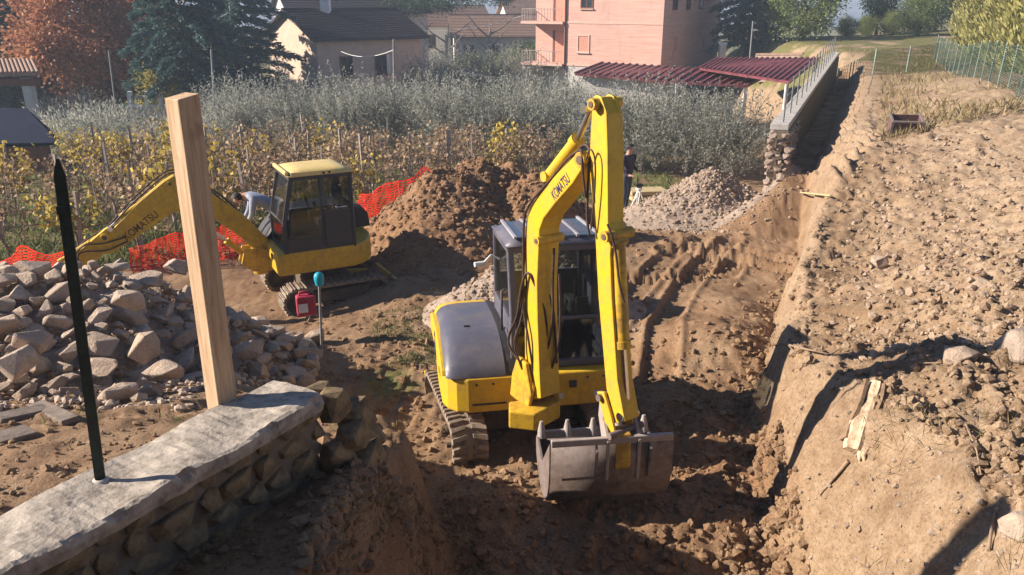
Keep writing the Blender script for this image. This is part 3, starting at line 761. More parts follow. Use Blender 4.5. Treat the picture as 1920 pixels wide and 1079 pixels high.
# ---- nearer machine, facing the viewer
th = math.radians(34)
d1 = Vector((math.sin(th), -math.cos(th), 0)); n1 = Vector((math.cos(th), math.sin(th), 0))
o1 = at_y(984, 700, 7.55); o1.z = 0.98
W1 = .25
boom1 = dict(o=o1, d=d1, n=n1, w=W1, wa=.18, bracket=True,
    boom=[(984,748),(984,712),(983,560),(984,430),(993,390),(1010,362),(1043,327),(1076,293),(1090,284),(1101,292),(1098,306),(1073,345),(1042,380),(1019,410),(1011,432),(1007,530),(1008,600),(1012,712),(1014,748)],
    arm=[(1108,183),(1104,200),(1101,250),(1099,300),(1101,345),(1108,410),(1116,560),(1131,731),(1148,797),(1166,793),(1152,716),(1141,560),(1138,480),(1141,440),(1134,420),(1133,283),(1131,215),(1119,183)],
    cyl=[((1031,330),(1084,262),(1110,202),.062,'arm_cylinder','yellow'),
         ((1159,452),(1168,650),(1177,778),.062,'bucket_cylinder','yellow_worn'),
         ((1010,735),(1016,560),(1022,440),.055,'boom_cylinder','yellow')],
    k_boom_cylinder=W1*.5, k_bucket_cylinder=W1*.5,
    hoses=[([(988,690,-.06),(980,640,-.1),(984,600,-.05),(986,560,-.03),(985,430,-.02),(995,385,-.02),(1030,340,.0),(1060,300,.02),(1078,284,.04),(1094,286,-.02),(1099,320,-.04),(1103,370,-.03)], .012),
           ([(1000,720,.02),(996,640,-.03),(985,570,-.03),(985,500,-.02),(986,430,.02),(999,382,.03),(1040,330,.05),(1078,278,.06),(1094,280,.06),(1101,310,.02),(1104,400,-.02),(1108,440,-.02)], .012),
           ([(986,680,-.05),(970,650,-.09),(968,625,-.09),(980,590,-.07),(985,540,-.05),(992,512,-.03),(1001,530,.0),(1008,600,.10),(1006,700,.12)], .014),
           ([(992,690,.0),(978,660,-.04),(976,620,-.05),(984,560,-.02),(990,520,.02),(1000,515,.04),(1008,580,.18),(1014,690,.2)], .014),
           ([(1004,690,.09),(1012,640,.13),(1018,590,.12),(1016,540,.13),(1020,470,.12)], .013),
           ([(1010,700,.16),(1020,660,.17),(1026,600,.16),(1022,520,.17)], .013),
           ([(1141,420,-.012),(1148,445,.0),(1152,480,.02),(1156,530,.03),(1162,570,.05)], .011),
           ([(1103,300,-.02),(1110,280,-.02),(1118,300,-.015),(1117,360,-.012),(1110,430,-.012)], .008)],
    pins=[(1091,300,.07),(1113,196,.05),(996,725,.08),(1010,452,.045),(1137,444,.05)],
    text=[(1040,377),(1071,338)], text_h=.10, text_mat='navy')
ex1, pt1, tr1, arm1 = excavator('excavator', 'larger looking yellow excavator with its wide bucket lowered beside the cut bank', (.06, 8.72, -.13),
    math.radians(9.5), math.radians(-4), math.radians(15), math.radians(-4), boom1,
    dict(paint='yellow', hood='grey_paint', cab='grey_paint', roof='grey_paint', roof_yellow=False, utility=True, pads=42, split=True, cab_top=2.50, cab_x0=-.20, cab_z0=1.10, lift=0, hood_h=.64, tail=.72, hx=-.16))
# bucket of the nearer machine
def bucket(root, pt, pin, kmid, width, mat, prof, nteeth, lip, heading=0):
    (r0, z0) = pin
    q = MB(); rows_o = []
    for k in (-width/2, width/2):
        rows_o.append([pt(r0+u, z0+v, kmid+k) for u, v in prof])
    q.grid(rows_o, smooth=True)
    b = q.build('bucket', M[mat], root, solid=.022)
    for k in (-width/2, width/2):
        s = MB(); side = prof + [(prof[0][0]*.55+prof[-1][0]*.45, prof[0][1]-.10)]
        s.prism(side, lambda u, v, j, k=k: pt(r0+u, z0+v, kmid+k+(j-.5)*.03)); s.build('side_plate', M[mat], b, bevel=.006)
        s = MB(); s.bar(pt(r0+prof[-1][0], z0+prof[-1][1]-.01, kmid+k), pt(r0+prof[-2][0]*.5+prof[-1][0]*.5, z0+prof[-2][1]*.5+prof[-1][1]*.5, kmid+k), .05, .05)
    s = MB(); u, v = prof[-1]; s.bar(pt(r0+u, z0+v, kmid-width/2), pt(r0+u, z0+v, kmid+width/2), .045, .07); s.build('rim_bar', M['bright_steel'], b, bevel=.01)
    u, v = prof[0]; s = MB(); s.bar(pt(r0+u, z0+v, kmid-width/2), pt(r0+u, z0+v, kmid+width/2), .035, .09); s.build('lip', M['bright_steel'], b, bevel=.006)
    for i in range(nteeth):
        k = kmid - width/2 + .04 + i*(width-.08)/(nteeth-1)
        t = MB(); du, dv = lip
        base = pt(r0+u-du*.03, z0+v-dv*.03, k); tip = pt(r0+u+du*.14, z0+v+dv*.14, k)
        t.tube([base, base.lerp(tip, .45), tip], [.050, .042, .018], 6); t.build('tooth', M['bright_steel'], b)
    return b
(pr, pz) = plane_hit(1162, 806, o1 + n1*W1/2, d1)
cpin = Vector((o1.x, o1.y, 0)) + d1*pr + n1*W1/2
thb = math.radians(7)
db = Vector((math.sin(thb), -math.cos(thb), 0)); nb = Vector((math.cos(thb), math.sin(thb), 0))
ptb = lambda R_, z, k=0.0: Vector((cpin.x, cpin.y, 0)) + db*R_ + nb*k + Vector((0, 0, z))
prof = [(-.56,-.33),(-.57,-.42),(-.54,-.51),(-.47,-.59),(-.36,-.67),(-.23,-.705),(-.10,-.69),(.01,-.62),(.08,-.51),(.115,-.38),(.125,-.22),(.12,-.02)]
prof = [(u*1.12, v*1.12) for u, v in prof]
bk = bucket(ex1, ptb, (0, pz), -.10, 1.13, 'steel', prof, 5, (-.15, 1.0))
# ears, link guards
for k in (-.16, .13):
    q = MB(); q.prism([(-.20,.06),(-.17,.26),(-.08,.28),(-.02,.10),(.17,-.02),(.15,-.44),(.06,-.46),(-.02,-.12)], lambda u, v, j, k=k: ptb(u, pz+v, k+j*.035)); q.build('ear', M['bright_steel'], bk, bevel=.008)
for k in (-.125, .095):
    q = MB(); q.prism([(-.20,.34),(-.10,.38),(.02,.16),(.10,-.02),(.05,-.06),(-.04,.02)], lambda u, v, j, k=k: pt1(pr+u, pz+v, W1/2+k+j*.028)); q.build('link', M['yellow'], ex1, bevel=.008)
for u, v, h in ((.08,.03,.2),(-.14,.31,.16)):
    q = MB(); q.cyl(pt1(pr+u, pz+v, W1/2-h), pt1(pr+u, pz+v, W1/2+h), .033, 12); q.build('link_pin', M['steel'], ex1)
q = MB(); q.prism([(.02,.06),(.15,.03),(.17,-.30),(.13,-.34),(.02,-.1)], lambda u, v, j: ptb(u, pz+v, -.07+j*.14)); q.build('coupler', M['yellow_worn'], bk, bevel=.012)
q = MB(); q.bar(ptb(.135, pz-.40, -.56), ptb(.145, pz-.40, -.15), .02, .025); q.build('wear_strip', M['steel'], bk)
for k in (-.26, .24):
    q = MB(); q.prism([(.11,-.02),(.20,-.10),(.15,-.42),(.11,-.42)], lambda u, v, j, k=k: ptb(u, pz+v, k+j*.02)); q.build('stiffener', M['steel'], bk)
# ears at the top of the arm
for k in (.035, .165):
    q = MB(); q.prism([plane_hit(a, b, o1, d1) for a, b in ((1104,200),(1107,181),(1113,179),(1121,184),(1131,213),(1120,222))], lambda u, v, j, k=k: pt1(u, v, k+j*.022)); q.build('arm_ear', M['yellow'], ex1, bevel=.006)
# ---- farther machine, facing left
ph = math.radians(-62)
d2 = Vector((math.sin(ph), -math.cos(ph), 0)); n2 = Vector((-math.cos(ph), -math.sin(ph), 0))
o2 = Vector((-4.62, 13.85, .42))
W2 = .2
boom2 = dict(o=o2, d=d2, n=n2, w=W2, wa=.17, bracket=False,
    boom=[(505,452),(455,402),(395,362),(350,336),(326,331),(308,342),(262,380),(212,430),(190,455),(178,462),(188,478),(214,474),(262,442),(300,414),(332,396),(352,392),(400,410),(450,444),(490,482)],
    arm=[(208,425),(196,432),(160,462),(120,492),(85,520),(52,548),(60,566),(92,545),(135,518),(186,486),(214,452)],
    cyl=[((305,352),(228,408),(206,428),.055,'arm_cylinder','yellow2'),
         ((474,490),(425,452),(372,415),.055,'boom_cylinder','yellow2'),
         ((168,455),(112,492),(80,520),.045,'bucket_cylinder','yellow2')],
    hoses=[([(500,448,.05),(440,395,.02),(370,340,.04),(330,325,.05),(300,338,.05),(250,382,.05),(215,420,.05)], .014),
           ([(495,450,.14),(440,390,.12),(366,336,.14),(326,322,.14),(296,336,.14),(240,386,.14),(205,426,.14),(160,456,.14),(148,470,.1)], .014),
           ([(240,452,-.02),(200,468,-.05),(160,470,-.06),(146,480,-.04),(152,502,-.02)], .014),
           ([(236,444,-.02),(196,455,-.05),(160,458,-.06),(140,476,-.04)], .014)],
    pins=[(496,468,.08),(196,446,.07),(372,404,.05),(318,345,.05)],
    text=[(238,452),(301,403)], text_h=.13, text_mat='brownletter')
ex2, pt2, tr2, arm2 = excavator('excavator', 'yellow excavator with yellow cab roof reaching behind the stone heap', (-3.60, 14.45, -.52),
    ph, 0.0, ph, 0.0, boom2,
    dict(paint='yellow2', hood='dark_paint', cab='dark_paint', roof='yellow_dust', roof_yellow=True, utility=False, pads=36, split=False, cab_top=2.48, cab_x0=-.10, cab_z0=1.06, lift=.12, hood_h=.9, tail=.62, hx=-.06))
(pr2, pz2) = tr2([(60, 552)])[0]
prof2 = [(.05,.12),(.22,.05),(.34,-.12),(.32,-.32),(.16,-.44),(-.02,-.42),(-.16,-.30)]
bucket(ex2, pt2, (pr2, pz2), W2/2, .7, 'mudsteel', prof2[::-1], 4, (-.9,-.3))
# ---------------------------------------------------------------- near stone wall with post and stake
WT = 2.45
wall_dir = Vector((-.522, -.853, 0)); wall_n = Vector((.853, -.522, 0))        # along the wall towards the viewer; out of its pit face
A0 = at_z(606, 741, WT); A0.z = 0
M['concrete'] = simple('wall_coping_mortar', (0.36,0.31,0.26), 0.9, 0.42, 11, c2=(0.16,0.13,0.105), bump=0.55, bscale=40, bdist=0.012)
M['wallstone'] = simple('ochre_wall_stone', (0.20,0.14,0.075), 0.9, 0.45, 4, c2=(0.08,0.06,0.04), bump=0.6, bscale=20)
M['mortar'] = simple('wall_mortar', (0.16,0.125,0.09), 0.95, 0.3, 8, bump=0.6)
def stone_mesh(name, seed, mat, flat=0.7, n=16, sub=False, sharp=1.0):
    r = random.Random(seed); bm = bmesh.new()
    for i in range(n):
        v = Vector((r.gauss(0,1), r.gauss(0,1), r.gauss(0,1))).normalized()
        v = Vector([math.copysign(abs(c)**0.72, c) for c in v]) * r.uniform(.82, 1.05)
        bm.verts.new((v.x*.5*r.uniform(.95,1.1), v.y*.42, v.z*.5*flat))
    bmesh.ops.convex_hull(bm, input=bm.verts)
    for v in [v for v in bm.verts if not v.link_faces]: bm.verts.remove(v)
    bmesh.ops.dissolve_limit(bm, angle_limit=.22, verts=bm.verts, edges=bm.edges)
    bmesh.ops.bevel(bm, geom=list(bm.edges), offset=.028*sharp, segments=1, affect='EDGES', clamp_overlap=True)
    bmesh.ops.triangulate(bm, faces=bm.faces)
    me = bpy.data.meshes.new(name); bm.to_mesh(me); bm.free(); me.materials.append(mat)
    return me
wall = thing('stone_wall', 'low stone garden wall with rough mortar coping carrying the timber post', 'wall', A0 + Vector((0,0,1.2)))
WLEN, WTH = 5.4, .48
q = MB(); rows = []
rr = random.Random(3); NS = 60
def wp(a, b, z): return Vector((A0.x, A0.y, 0)) + wall_dir*a - wall_n*b + Vector((0,0,z))
# coping: an uneven slab with broken edges and a step where two pours meet
topz = lambda a, b: WT - (.045 if a > 3.03+0.08*math.sin(b*20) else 0) + .012*math.sin(a*7+b*9) + .010*(rr.random()-.5)
for i in range(NS*3+1):
    a = WLEN*i/(NS*3); je = float(.030*fbm(np.array([a*1.0]), np.array([.3]), 3.0, 4, 71)[0]); jf = float(.025*fbm(np.array([a]), np.array([5.3]), 3.0, 4, 72)[0])
    e0 = -.02+je; e1 = WTH+.01+jf
    ch = float(max(0, fbm(np.array([a]), np.array([9.1]), 4.0, 3, 73)[0]-.1))*.09; row = [wp(a, e0+.02, WT-.11-ch*.3), wp(a, e0+rr.uniform(-.003,.003), WT-.055), wp(a, e0+.002+ch, topz(a,0)-.008-ch*.5)]
    for k in range(8): b = e0+.03+(e1-e0-.06)*k/7; row.append(wp(a, b, topz(a,b)))
    row += [wp(a, e1, WT-.03), wp(a, e1, WT-.12)]
    rows.append(row)
q.grid(rows, smooth=False); q.add(rows[0], [tuple(range(len(rows[0])))]); q.add(rows[-1], [tuple(range(len(rows[-1])))])
q.build('coping', M['concrete'], wall)
q = MB(); q.prism([(0.04,.05),(WLEN,.05),(WLEN,WTH-.04),(0.04,WTH-.04)], lambda u, v, k: wp(u, v, (1.0, WT-.08)[k])); q.build('core', M['mortar'], wall)
ws = [stone_mesh('stone', 100+i, M['wallstone'], .8, 24, sharp=.35) for i in range(8)]
def lay(o, w, h, dpt, pos, yaw):
    o.location = pos - WL[wall]; o.rotation_euler = (rr.uniform(-.08,.08), rr.uniform(-.08,.08), yaw + rr.uniform(-.1,.1)); o.scale = (w, dpt, h/.8)
yaw = math.atan2(wall_dir.y, wall_dir.x)
z = WT-.10
while z > 1.35:
    h = rr.uniform(.10, .17); a = rr.uniform(-.05, .12)
    while a < 4.6:
        w = rr.uniform(.13, .32)
        o = link('stone', rr.choice(ws), parent=wall); lay(o, w*1.14, h*1.2, .24, wp(a+w/2, .10+rr.uniform(-.025,.02), z-h/2), yaw); a += w
    b = .02
    while b < WTH-.05:
        w = rr.uniform(.18,.3); o = link('stone', rr.choice(ws), parent=wall); lay(o, w*1.05, h*1.08, .26, wp(.04+rr.uniform(-.03,.05), b+w/2, z-h/2), yaw+math.pi/2); b += w
    z -= h
# broken end: stones stepping down beyond the coping
for a, b, z, w in ((-.16,.10,WT-.16,.30),(-.2,.30,WT-.2,.3),(-.36,.06,WT-.34,.32),(-.22,-.02,WT-.40,.3),(-.42,.3,WT-.4,.3),(-.06,0,WT-.5,.3),(-.3,-.06,WT-.62,.34),(-.5,.14,WT-.62,.32)):
    o = link('stone', rr.choice(ws), parent=wall); lay(o, w, w*.9, w*.9, wp(a, b, z), yaw)
# timber post
M['timber'] = None
t = NT('pale_timber'); v = t.coord(); mp = t.n("ShaderNodeMapping"); mp.inputs['Scale'].default_value = (22, 22, 1.1); t.l(v, mp.inputs[0])
g = t.noise(2.0, 6, 0.65, mp.outputs[0], 0.6); k = t.noise(5, 3, 0.6, v)
c = t.ramp(g, [(0.3, (0.33,0.20,0.11)), (0.5, (0.50,0.34,0.21)), (0.7, (0.60,0.44,0.30))])
c = t.mix(c, (0.25,0.15,0.085), t.ramp(k, [(0.60, (0,0,0)), (0.72, (0.5,)*3)]))
M['timber'] = t.pbr(c, 0.75, 0, t.bump(g, 0.25, 0.01), 0.25)
pb = at_z(417, 757, WT-.03); ptop = at_y(341, 180, pb.y + .02)
post = MB(); ax = (ptop-pb).normalized()
a_ = Vector((math.cos(.93), math.sin(.93), 0)); a_ = (a_ - ax*a_.dot(ax)).normalized(); b_ = ax.cross(a_)
hw = .068
bot = [pb + a_*(i*hw) + b_*(j*hw) - ax*.25 for i, j in ((-1,-1),(1,-1),(1,1),(-1,1))]
top = [ptop + a_*(i*hw) + b_*(j*hw) + ax*(.012*i) for i, j in ((-1,-1),(1,-1),(1,1),(-1,1))]
post.add(bot+top, [(0,1,2,3),(4,5,6,7),(0,1,5,4),(1,2,6,5),(2,3,7,6),(3,0,4,7)])
prop(post.build('timber_post', M['timber'], None, pb, bevel=.006), 'square sawn timber post standing upright at the far end of the stone wall', 'post')
# dark green steel stake set in the coping
rb = at_z(189, 905, WT-.02); rt = at_y(108, 298, rb.y)
M['green_steel'] = simple('dark_green_steel', (0.018,0.032,0.026), 0.45, 0.35, 20)
st = thing('metal_stake', 'dark green pointed steel stake set in the wall coping', 'stake', rb)
q = MB(); axd = (rt-rb).normalized(); s1 = Vector((1,.25,0)); s1 = (s1-axd*s1.dot(axd)).normalized(); s2 = axd.cross(s1)
def tee(c, w): return [c-s1*w+s2*.004, c-s1*w-s2*.006, c+s1*w-s2*.006, c+s1*w+s2*.004, c+s1*.005+s2*.004, c+s1*.005+s2*w*1.1, c-s1*.005+s2*w*1.1, c-s1*.005+s2*.004]
rows = [tee(rb - axd*.1, .026), tee(rb.lerp(rt, .955), .026), tee(rt, .006)]
q.grid(rows, closed=True, smooth=False); q.add(rows[-1], [tuple(range(8))]); q.build('shaft', M['green_steel'], st)
q = MB(); q.bar(rb.lerp(rt,.86)-s1*.03, rb.lerp(rt,.86)+s1*.03, .035, .04); q.build('collar', M['green_steel'], st)
q = MB()
rg = [[rb+Vector((.055*f*math.cos(t_), .05*f*math.sin(t_), .018+h)) for t_ in np.linspace(0, 2*math.pi, 14)[:-1]] for f, h in ((.95,-.02),(.8,.0),(.45,.008))]
q.grid(rg, closed=True); q.build('mortar_collar', simple('pale_mortar', (0.50,0.46,0.42), .9, .2, 20), st)
# a second post stands on the coping just outside the picture and shades it
p2 = wp(3.27, .34, WT-.05); q = MB(); q.bar(p2-Vector((.55,-.05,0)), p2-Vector((.62,-.05,-1.9)), .15, .15, up=(1,0,0))
prop(q.build('timber_post', M['timber'], None, p2, bevel=.006), 'second square timber post beside the coping whose shadow crosses it', 'post')

# ---------------------------------------------------------------- heap of quarried stones
def stone_mat(name, c):
    t = NT(name); v = t.coord(); oi = t.n("ShaderNodeObjectInfo")
    n1 = t.noise(3.5, 6, 0.65, v); n2 = t.noise(16, 5, 0.7, v)
    base = t.ramp(n1, [(0.3, tuple(x*.68 for x in c)), (0.55, c), (0.75, tuple(min(1, x*1.3) for x in c))])
    base = t.mix(base, (0.40,0.27,0.17), t.math('MULTIPLY', oi.outputs['Random'], 0.5))
    base = t.mix(base, (0.10,0.075,0.06), t.ramp(n2, [(0.3, (0.45,)*3), (0.46, (0,0,0))]))
    base = t.mix(base, tuple(x*.5 for x in c), t.math('MULTIPLY', t.math('FRACT', t.math('MULTIPLY', oi.outputs['Random'], 7.3)), 0.35))
    return t.pbr(base, 0.9, 0, t.bump(t.math('ADD', n1, t.math('MULTIPLY', n2, .6)), 0.7, 0.06), 0.2)
M['rock'] = stone_mat('quarried_rock', (0.60,0.475,0.38))
SM = [stone_mesh('stone', i, M['rock'], random.Random(i).uniform(.55,.85), 13 + i % 6, sharp=random.Random(i*3).uniform(.6,1.6)) for i in range(16)]
RIDGE = [(-8.2,7.6,1.9),(-6.5,8.5,1.98),(-4.95,9.2,1.82),(-4.4,9.6,1.36),(-3.9,10.1,.80),(-3.3,11.0,.12)]
def heap_z(x, y):
    best = -9
    for (x0,y0,z0),(x1,y1,z1) in zip(RIDGE[:-1], RIDGE[1:]):
        dx, dy = x1-x0, y1-y0; t = max(0, min(1, ((x-x0)*dx+(y-y0)*dy)/(dx*dx+dy*dy)))
        d = math.hypot(x-x0-t*dx, y-y0-t*dy); zr = z0+(z1-z0)*t
        front = y < y0+t*dy-.05
        sl = .30 if front and t < .999 else .78
        if front and x1 > -4.6: sl = .42+.25*t
        best = max(best, zr - sl*max(0, d-.15))
    return best
rs = random.Random(21); placed = []
cand = []
for tries in range(26000):
    x = rs.uniform(-8.4, -2.6); y = rs.uniform(6.0, 11.8)
    h_ = heap_z(x, y); g_ = hb(x, y) if tries < 26000 else 0
    if h_ < g_ + .02: continue
    size = rs.choice([.16,.2,.22,.26,.28,.32,.36,.42]) * (1.18 if h_-g_ < .35 else .98)
    if all((x-a)**2 + (y-b)**2 > (.40*(size+s_))**2 for a, b, s_ in placed):
        placed.append((x, y, size)); cand.append((x, y, h_, size, g_))
    if len(placed) > 560: break
# keep those the viewer sees best
cand.sort(key=lambda c: -(c[3]/math.hypot(c[0], c[1])))
n_st = 0
for x, y, h_, size, g_ in cand:
    p_ = Vector((x, y, h_)) - EYE; dep = p_.y*CP - p_.z*SP; px = 960+FPX*p_.x/dep
    if px < -90 or n_st >= 286: continue
    o = link('stone', rs.choice(SM), (x, y, max(h_, g_+size*.2) - size*.12), (rs.uniform(-.6,.6), rs.uniform(-.6,.6), rs.uniform(0,6.28)), (size*rs.uniform(.95,1.5), size*rs.uniform(.85,1.25), size*rs.uniform(.8,1.25)))
    where = 'at the heap foot' if h_-g_ < .3 else ('on the flank right of the timber post' if px > 420 else ('near the heap crest' if h_ > 1.62 else ('between green stake and timber post' if px > 160 else 'left of the green stake')))
    lab = ('large angular stone ' if size > .38 else ('medium angular stone ' if size > .22 else 'small stone chip ')) + where + ', in the stone heap'
    prop(o, lab, 'stone', 'stones of the heap beside the timber post'); n_st += 1
# earth and small rubble under the stones
HX_, HY_ = np.meshgrid(np.linspace(-9.2,-2.4,170), np.linspace(5.6,12.6,170))
hzv = np.array([[heap_z(a, b) for a, b in zip(r1, r2)] for r1, r2 in zip(HX_, HY_)]) - .26 + .05*fbm(HX_,HY_,4,3,300) + .5*clods(HX_,HY_,6,301)
hzv = np.maximum(hzv, base_height(HX_.ravel(), HY_.ravel()).reshape(HX_.shape)-.3)
def sheet(name, X_, Y_, Z_, mat, col=None, loc=None):
    ny_, nx_ = X_.shape; L = Vector(loc) if loc is not None else Vector((X_.mean(), Y_.mean(), Z_.min()))
    V_ = np.stack([X_.ravel()-L.x, Y_.ravel()-L.y, Z_.ravel()-L.z], 1); I = np.arange(nx_*ny_).reshape(ny_, nx_)
    F_ = np.stack([I[:-1,:-1].ravel(), I[:-1,1:].ravel(), I[1:,1:].ravel(), I[1:,:-1].ravel()], 1)
    return link(name, np_mesh(name, V_, F_, mat, col, True), L)
prop(sheet('rubble_bed', HX_, HY_, hzv, M['rock']), kind='stuff')
# single stones one can point at
for px, py, z, s_, lab in ((222,752,None,.40,'rounded pale boulder lying alone in front of the heap foot'),
                        (285,740,None,.30,'small curved pale stone next to the rounded boulder at the heap foot'),
                        (262,664,1.42,.46,'big pale wedge-shaped stone leaning halfway up the heap'),
                        (38,690,1.55,.42,'large pale block at the lower edge of the heap near the planks'),
                        (305,704,1.28,.40,'flat-topped stone below the pale wedge-shaped stone'),
                        (60,648,1.7,.36,'squarish stone above the large pale block'),
                        (468,660,.8,.34,'smooth round stone by the timber post at the heap foot'),
                        (240,572,1.85,.34,'pale faceted stone near the middle of the heap crest'),
                        (330,505,1.66,.30,'upright pointed pale stone on top of the heap')):
    p = on_ground(px, py) if z is None else at_z(px, py, z)
    o = link('stone', SM[int(px) % 16], p + Vector((0,0,s_*.12)), (rs.uniform(-.4,.4), rs.uniform(-.4,.4), px*.37), s_*1.1)
    prop(o, lab, 'stone', 'stones of the heap beside the timber post')
p = on_ground(8, 600); o = link('boulder', SM[5], at_z(0, 578, 1.25), (0,.2,1.1), (.62,.6,.7)); prop(o, 'dark round boulder in front of the red netting beside the heap', 'boulder')
# red canister with white label
cp = at_z(575, 588, .36); can = thing('canister', 'red fuel canister with a white label at the end of the stone heap', 'canister', cp)
M['red'] = simple('red_plastic', (0.36,0.03,0.06), 0.5, 0.2)
q = MB(); Mc = Matrix.Translation(cp) @ Matrix.Rotation(.35, 4, 'Z'); q.box((-.14,-.09,-.02),(.14,.09,.30), Mc); q.build('body', M['red'], can, bevel=.03, seg=3)
q = MB(); q.tube([Mc @ Vector(p_) for p_ in ((-.09,0,.29),(-.08,0,.35),(.04,0,.35),(.06,0,.29))], .016, 8); q.build('handle', M['red'], can)
q = MB(); q.cyl(Mc @ Vector((.1,0,.29)), Mc @ Vector((.1,0,.345)), .03, 12); q.build('cap', M['black'], can)
q = MB(); q.box((-.115,-.094,.05),(.02,-.091,.19), Mc); q.build('label', M['white'], can)
# stake with a blue cap
bp = on_ground(603, 662); bt = at_y(598, 522, bp.y); bs = thing('capped_stake', 'thin grey stake with a bright blue cap beside the red canister', 'stake', bp)
q = MB(); q.tube([bp-Vector((0,0,.1)), bt], .018, 8); q.build('rod', simple('grey_rod', (0.26,0.25,0.25), .6), bs)
M['cyan'] = simple('blue_plastic', (0.02,0.36,0.46), .45, .15)
q = MB(); rows = [[bt + Vector((r_*math.cos(a)*1.0, r_*math.sin(a), h)) for a in np.linspace(0, 2*math.pi, 13)[:-1]] for r_, h in ((.055,-.10),(.07,-.03),(.072,.02),(.06,.06),(.03,.085),(.004,.092))]
q.grid(rows, closed=True); q.build('cap', M['cyan'], bs)
# old planks lying on the left
M['oldwood'] = simple('weathered_wood', (0.20,0.155,0.125), .9, .4, 9, c2=(.09,.07,.06), bump=.5)
for (a, b), w, lab in ((((-10,798),(95,775)), .2, 'long grey plank lying under the stones at the heap foot'), (((70,768),(135,800)), .14, 'short split plank lying beside the green steel stake'), (((-10,838),(62,818)), .22, 'broad weathered plank on the soil nearest the wall')):
    p, q_ = on_ground(*a), on_ground(*b); k = MB(); k.bar(p+Vector((0,0,.05)), q_+Vector((0,0,.05)), w, .05); prop(k.build('plank', M['oldwood'], None, p, bevel=.01), lab, 'plank', 'loose planks by the stone heap')
# ---------------------------------------------------------------- leaf and plant builders
def leaves(name, Pn, D, ln, wd, mat, rng, rnd=None, up_bias=0.0):
    """one leaf-sized quad per point: Pn (n,3) positions, D (n,3) directions"""
    n = len(Pn); D = D / (np.linalg.norm(D, axis=1, keepdims=True)+1e-9)
    R_ = rng.normal(size=(n,3)); Sd = np.cross(D, R_); Sd /= (np.linalg.norm(Sd, axis=1, keepdims=True)+1e-9)
    L_ = (ln*rng.uniform(.7,1.3,n))[:,None]; W_ = (wd*rng.uniform(.7,1.3,n))[:,None]
    a = Pn; m = Pn + D*L_*.55; e = Pn + D*L_
    V_ = np.stack([a, m+Sd*W_*.5, e, m-Sd*W_*.5], 1).reshape(-1,3)
    F_ = np.arange(4*n).reshape(n,4)
    c = (rng.random(n) if rnd is None else rnd)
    return V_, F_, np.repeat(c, 4)[:,None].repeat(3, 1)
def mesh_leaves(name, mat, parts):
    Vs, Fs, Cs = [], [], []; k = 0
    for V_, F_, C_ in parts: Vs.append(V_); Fs.append(F_+k); Cs.append(C_); k += len(V_)
    return np_mesh(name, np.concatenate(Vs), np.concatenate(Fs), mat, np.concatenate(Cs), False)
def unit(rng, n): d = rng.normal(size=(n,3)); return d/np.linalg.norm(d, axis=1, keepdims=True)
def trunk_mesh(name, seed, h, r, mat, limbs=5, spread=.6, fork=.45):
    r_ = random.Random(seed); q = MB()
    bend = [Vector((r_.uniform(-.06,.06)*h*i/4, r_.uniform(-.06,.06)*h*i/4, h*i/4)) for i in range(5)]; bend[0].z = -.3
    q.tube(bend, [r*1.25, r, r*.8, r*.6, r*.35], 8)
    for i in range(limbs):
        b = bend[2].lerp(bend[4], (i+.3)/limbs) if i else bend[1].lerp(bend[2], .7)
        t = i*2.4+r_.random(); e = b + Vector((math.cos(t)*spread*h*.5, math.sin(t)*spread*h*.5, h*r_.uniform(.2,.5)))
        q.tube([b, b.lerp(e,.5)+Vector((0,0,-.04*h)), e], [r*.45, r*.3, r*.12], 6)
    me = bpy.data.meshes.new(name); me.from_pydata([tuple(p) for p in q.v], [], q.f); me.polygons.foreach_set("use_smooth", q.sm); me.materials.append(mat)
    return me
def olive_crown(seed, mat, n_sh=500, per=15, R_=(1.55,1.55,1.45), zc=1.5):
    g = np.random.default_rng(seed)
    c = unit(g, n_sh)*(g.random((n_sh,1))**.45)*np.array(R_)*g.uniform(.75,1.08,(n_sh,1)) + [0,0,zc]
    d = (c-[0,0,zc*.75])*.45; d[:,2] = np.abs(d[:,2])+.9; d += g.normal(size=(n_sh,3))*.28
    ln = g.uniform(.5,1.2,n_sh)*np.where(c[:,2] > zc+.5, 1.25, .8)
    d /= np.linalg.norm(d, axis=1, keepdims=True)
    t = np.tile(np.linspace(0.05,1,per), (n_sh,1))
    P_ = c[:,None,:] + d[:,None,:]*(t*ln[:,None])[:,:,None] + g.normal(size=(n_sh,per,3))*.028
    dd = d[:,None,:]*.8 + g.normal(size=(n_sh,per,3))*.65
    rnd = np.clip(np.repeat(g.random(n_sh), per)*.55 + g.random(n_sh*per)*.5 - .05, 0, 1)
    A = leaves('', P_.reshape(-1,3), dd.reshape(-1,3), .13, .040, mat, g, rnd)
    B = leaves('', c, d*1.0, .9, .014, mat, g, np.full(n_sh, .2))
    return mesh_leaves('crown', mat, [A, B])
def clump_crown(seed, mat, R_, zc, n_cl=46, per=150, cl=.55, ln=.16, wd=.09, droop=0.0, hollow=.55, flat=.8, up=0.0):
    g = np.random.default_rng(seed); out = []
    for k in range(n_cl):
        u = unit(g, 1)[0]; c = u*(hollow+(1-hollow)*g.random())*np.array(R_)*g.uniform(.8,1.12) + [0,0,zc]
        n = int(per*g.uniform(.6,1.3)); P_ = c + g.normal(size=(n,3))*cl*.5*np.array([1,1,flat])
        d = (P_-c)*1.3 + u*.3 + g.normal(size=(n,3))*.5; d[:,2] += up-droop
        tone = np.clip(g.random()*.45 + g.random(n)*.6 - .03, 0, 1)
        out.append(leaves('', P_, d, ln, wd, mat, g, tone))
    return mesh_leaves('crown', mat, out)
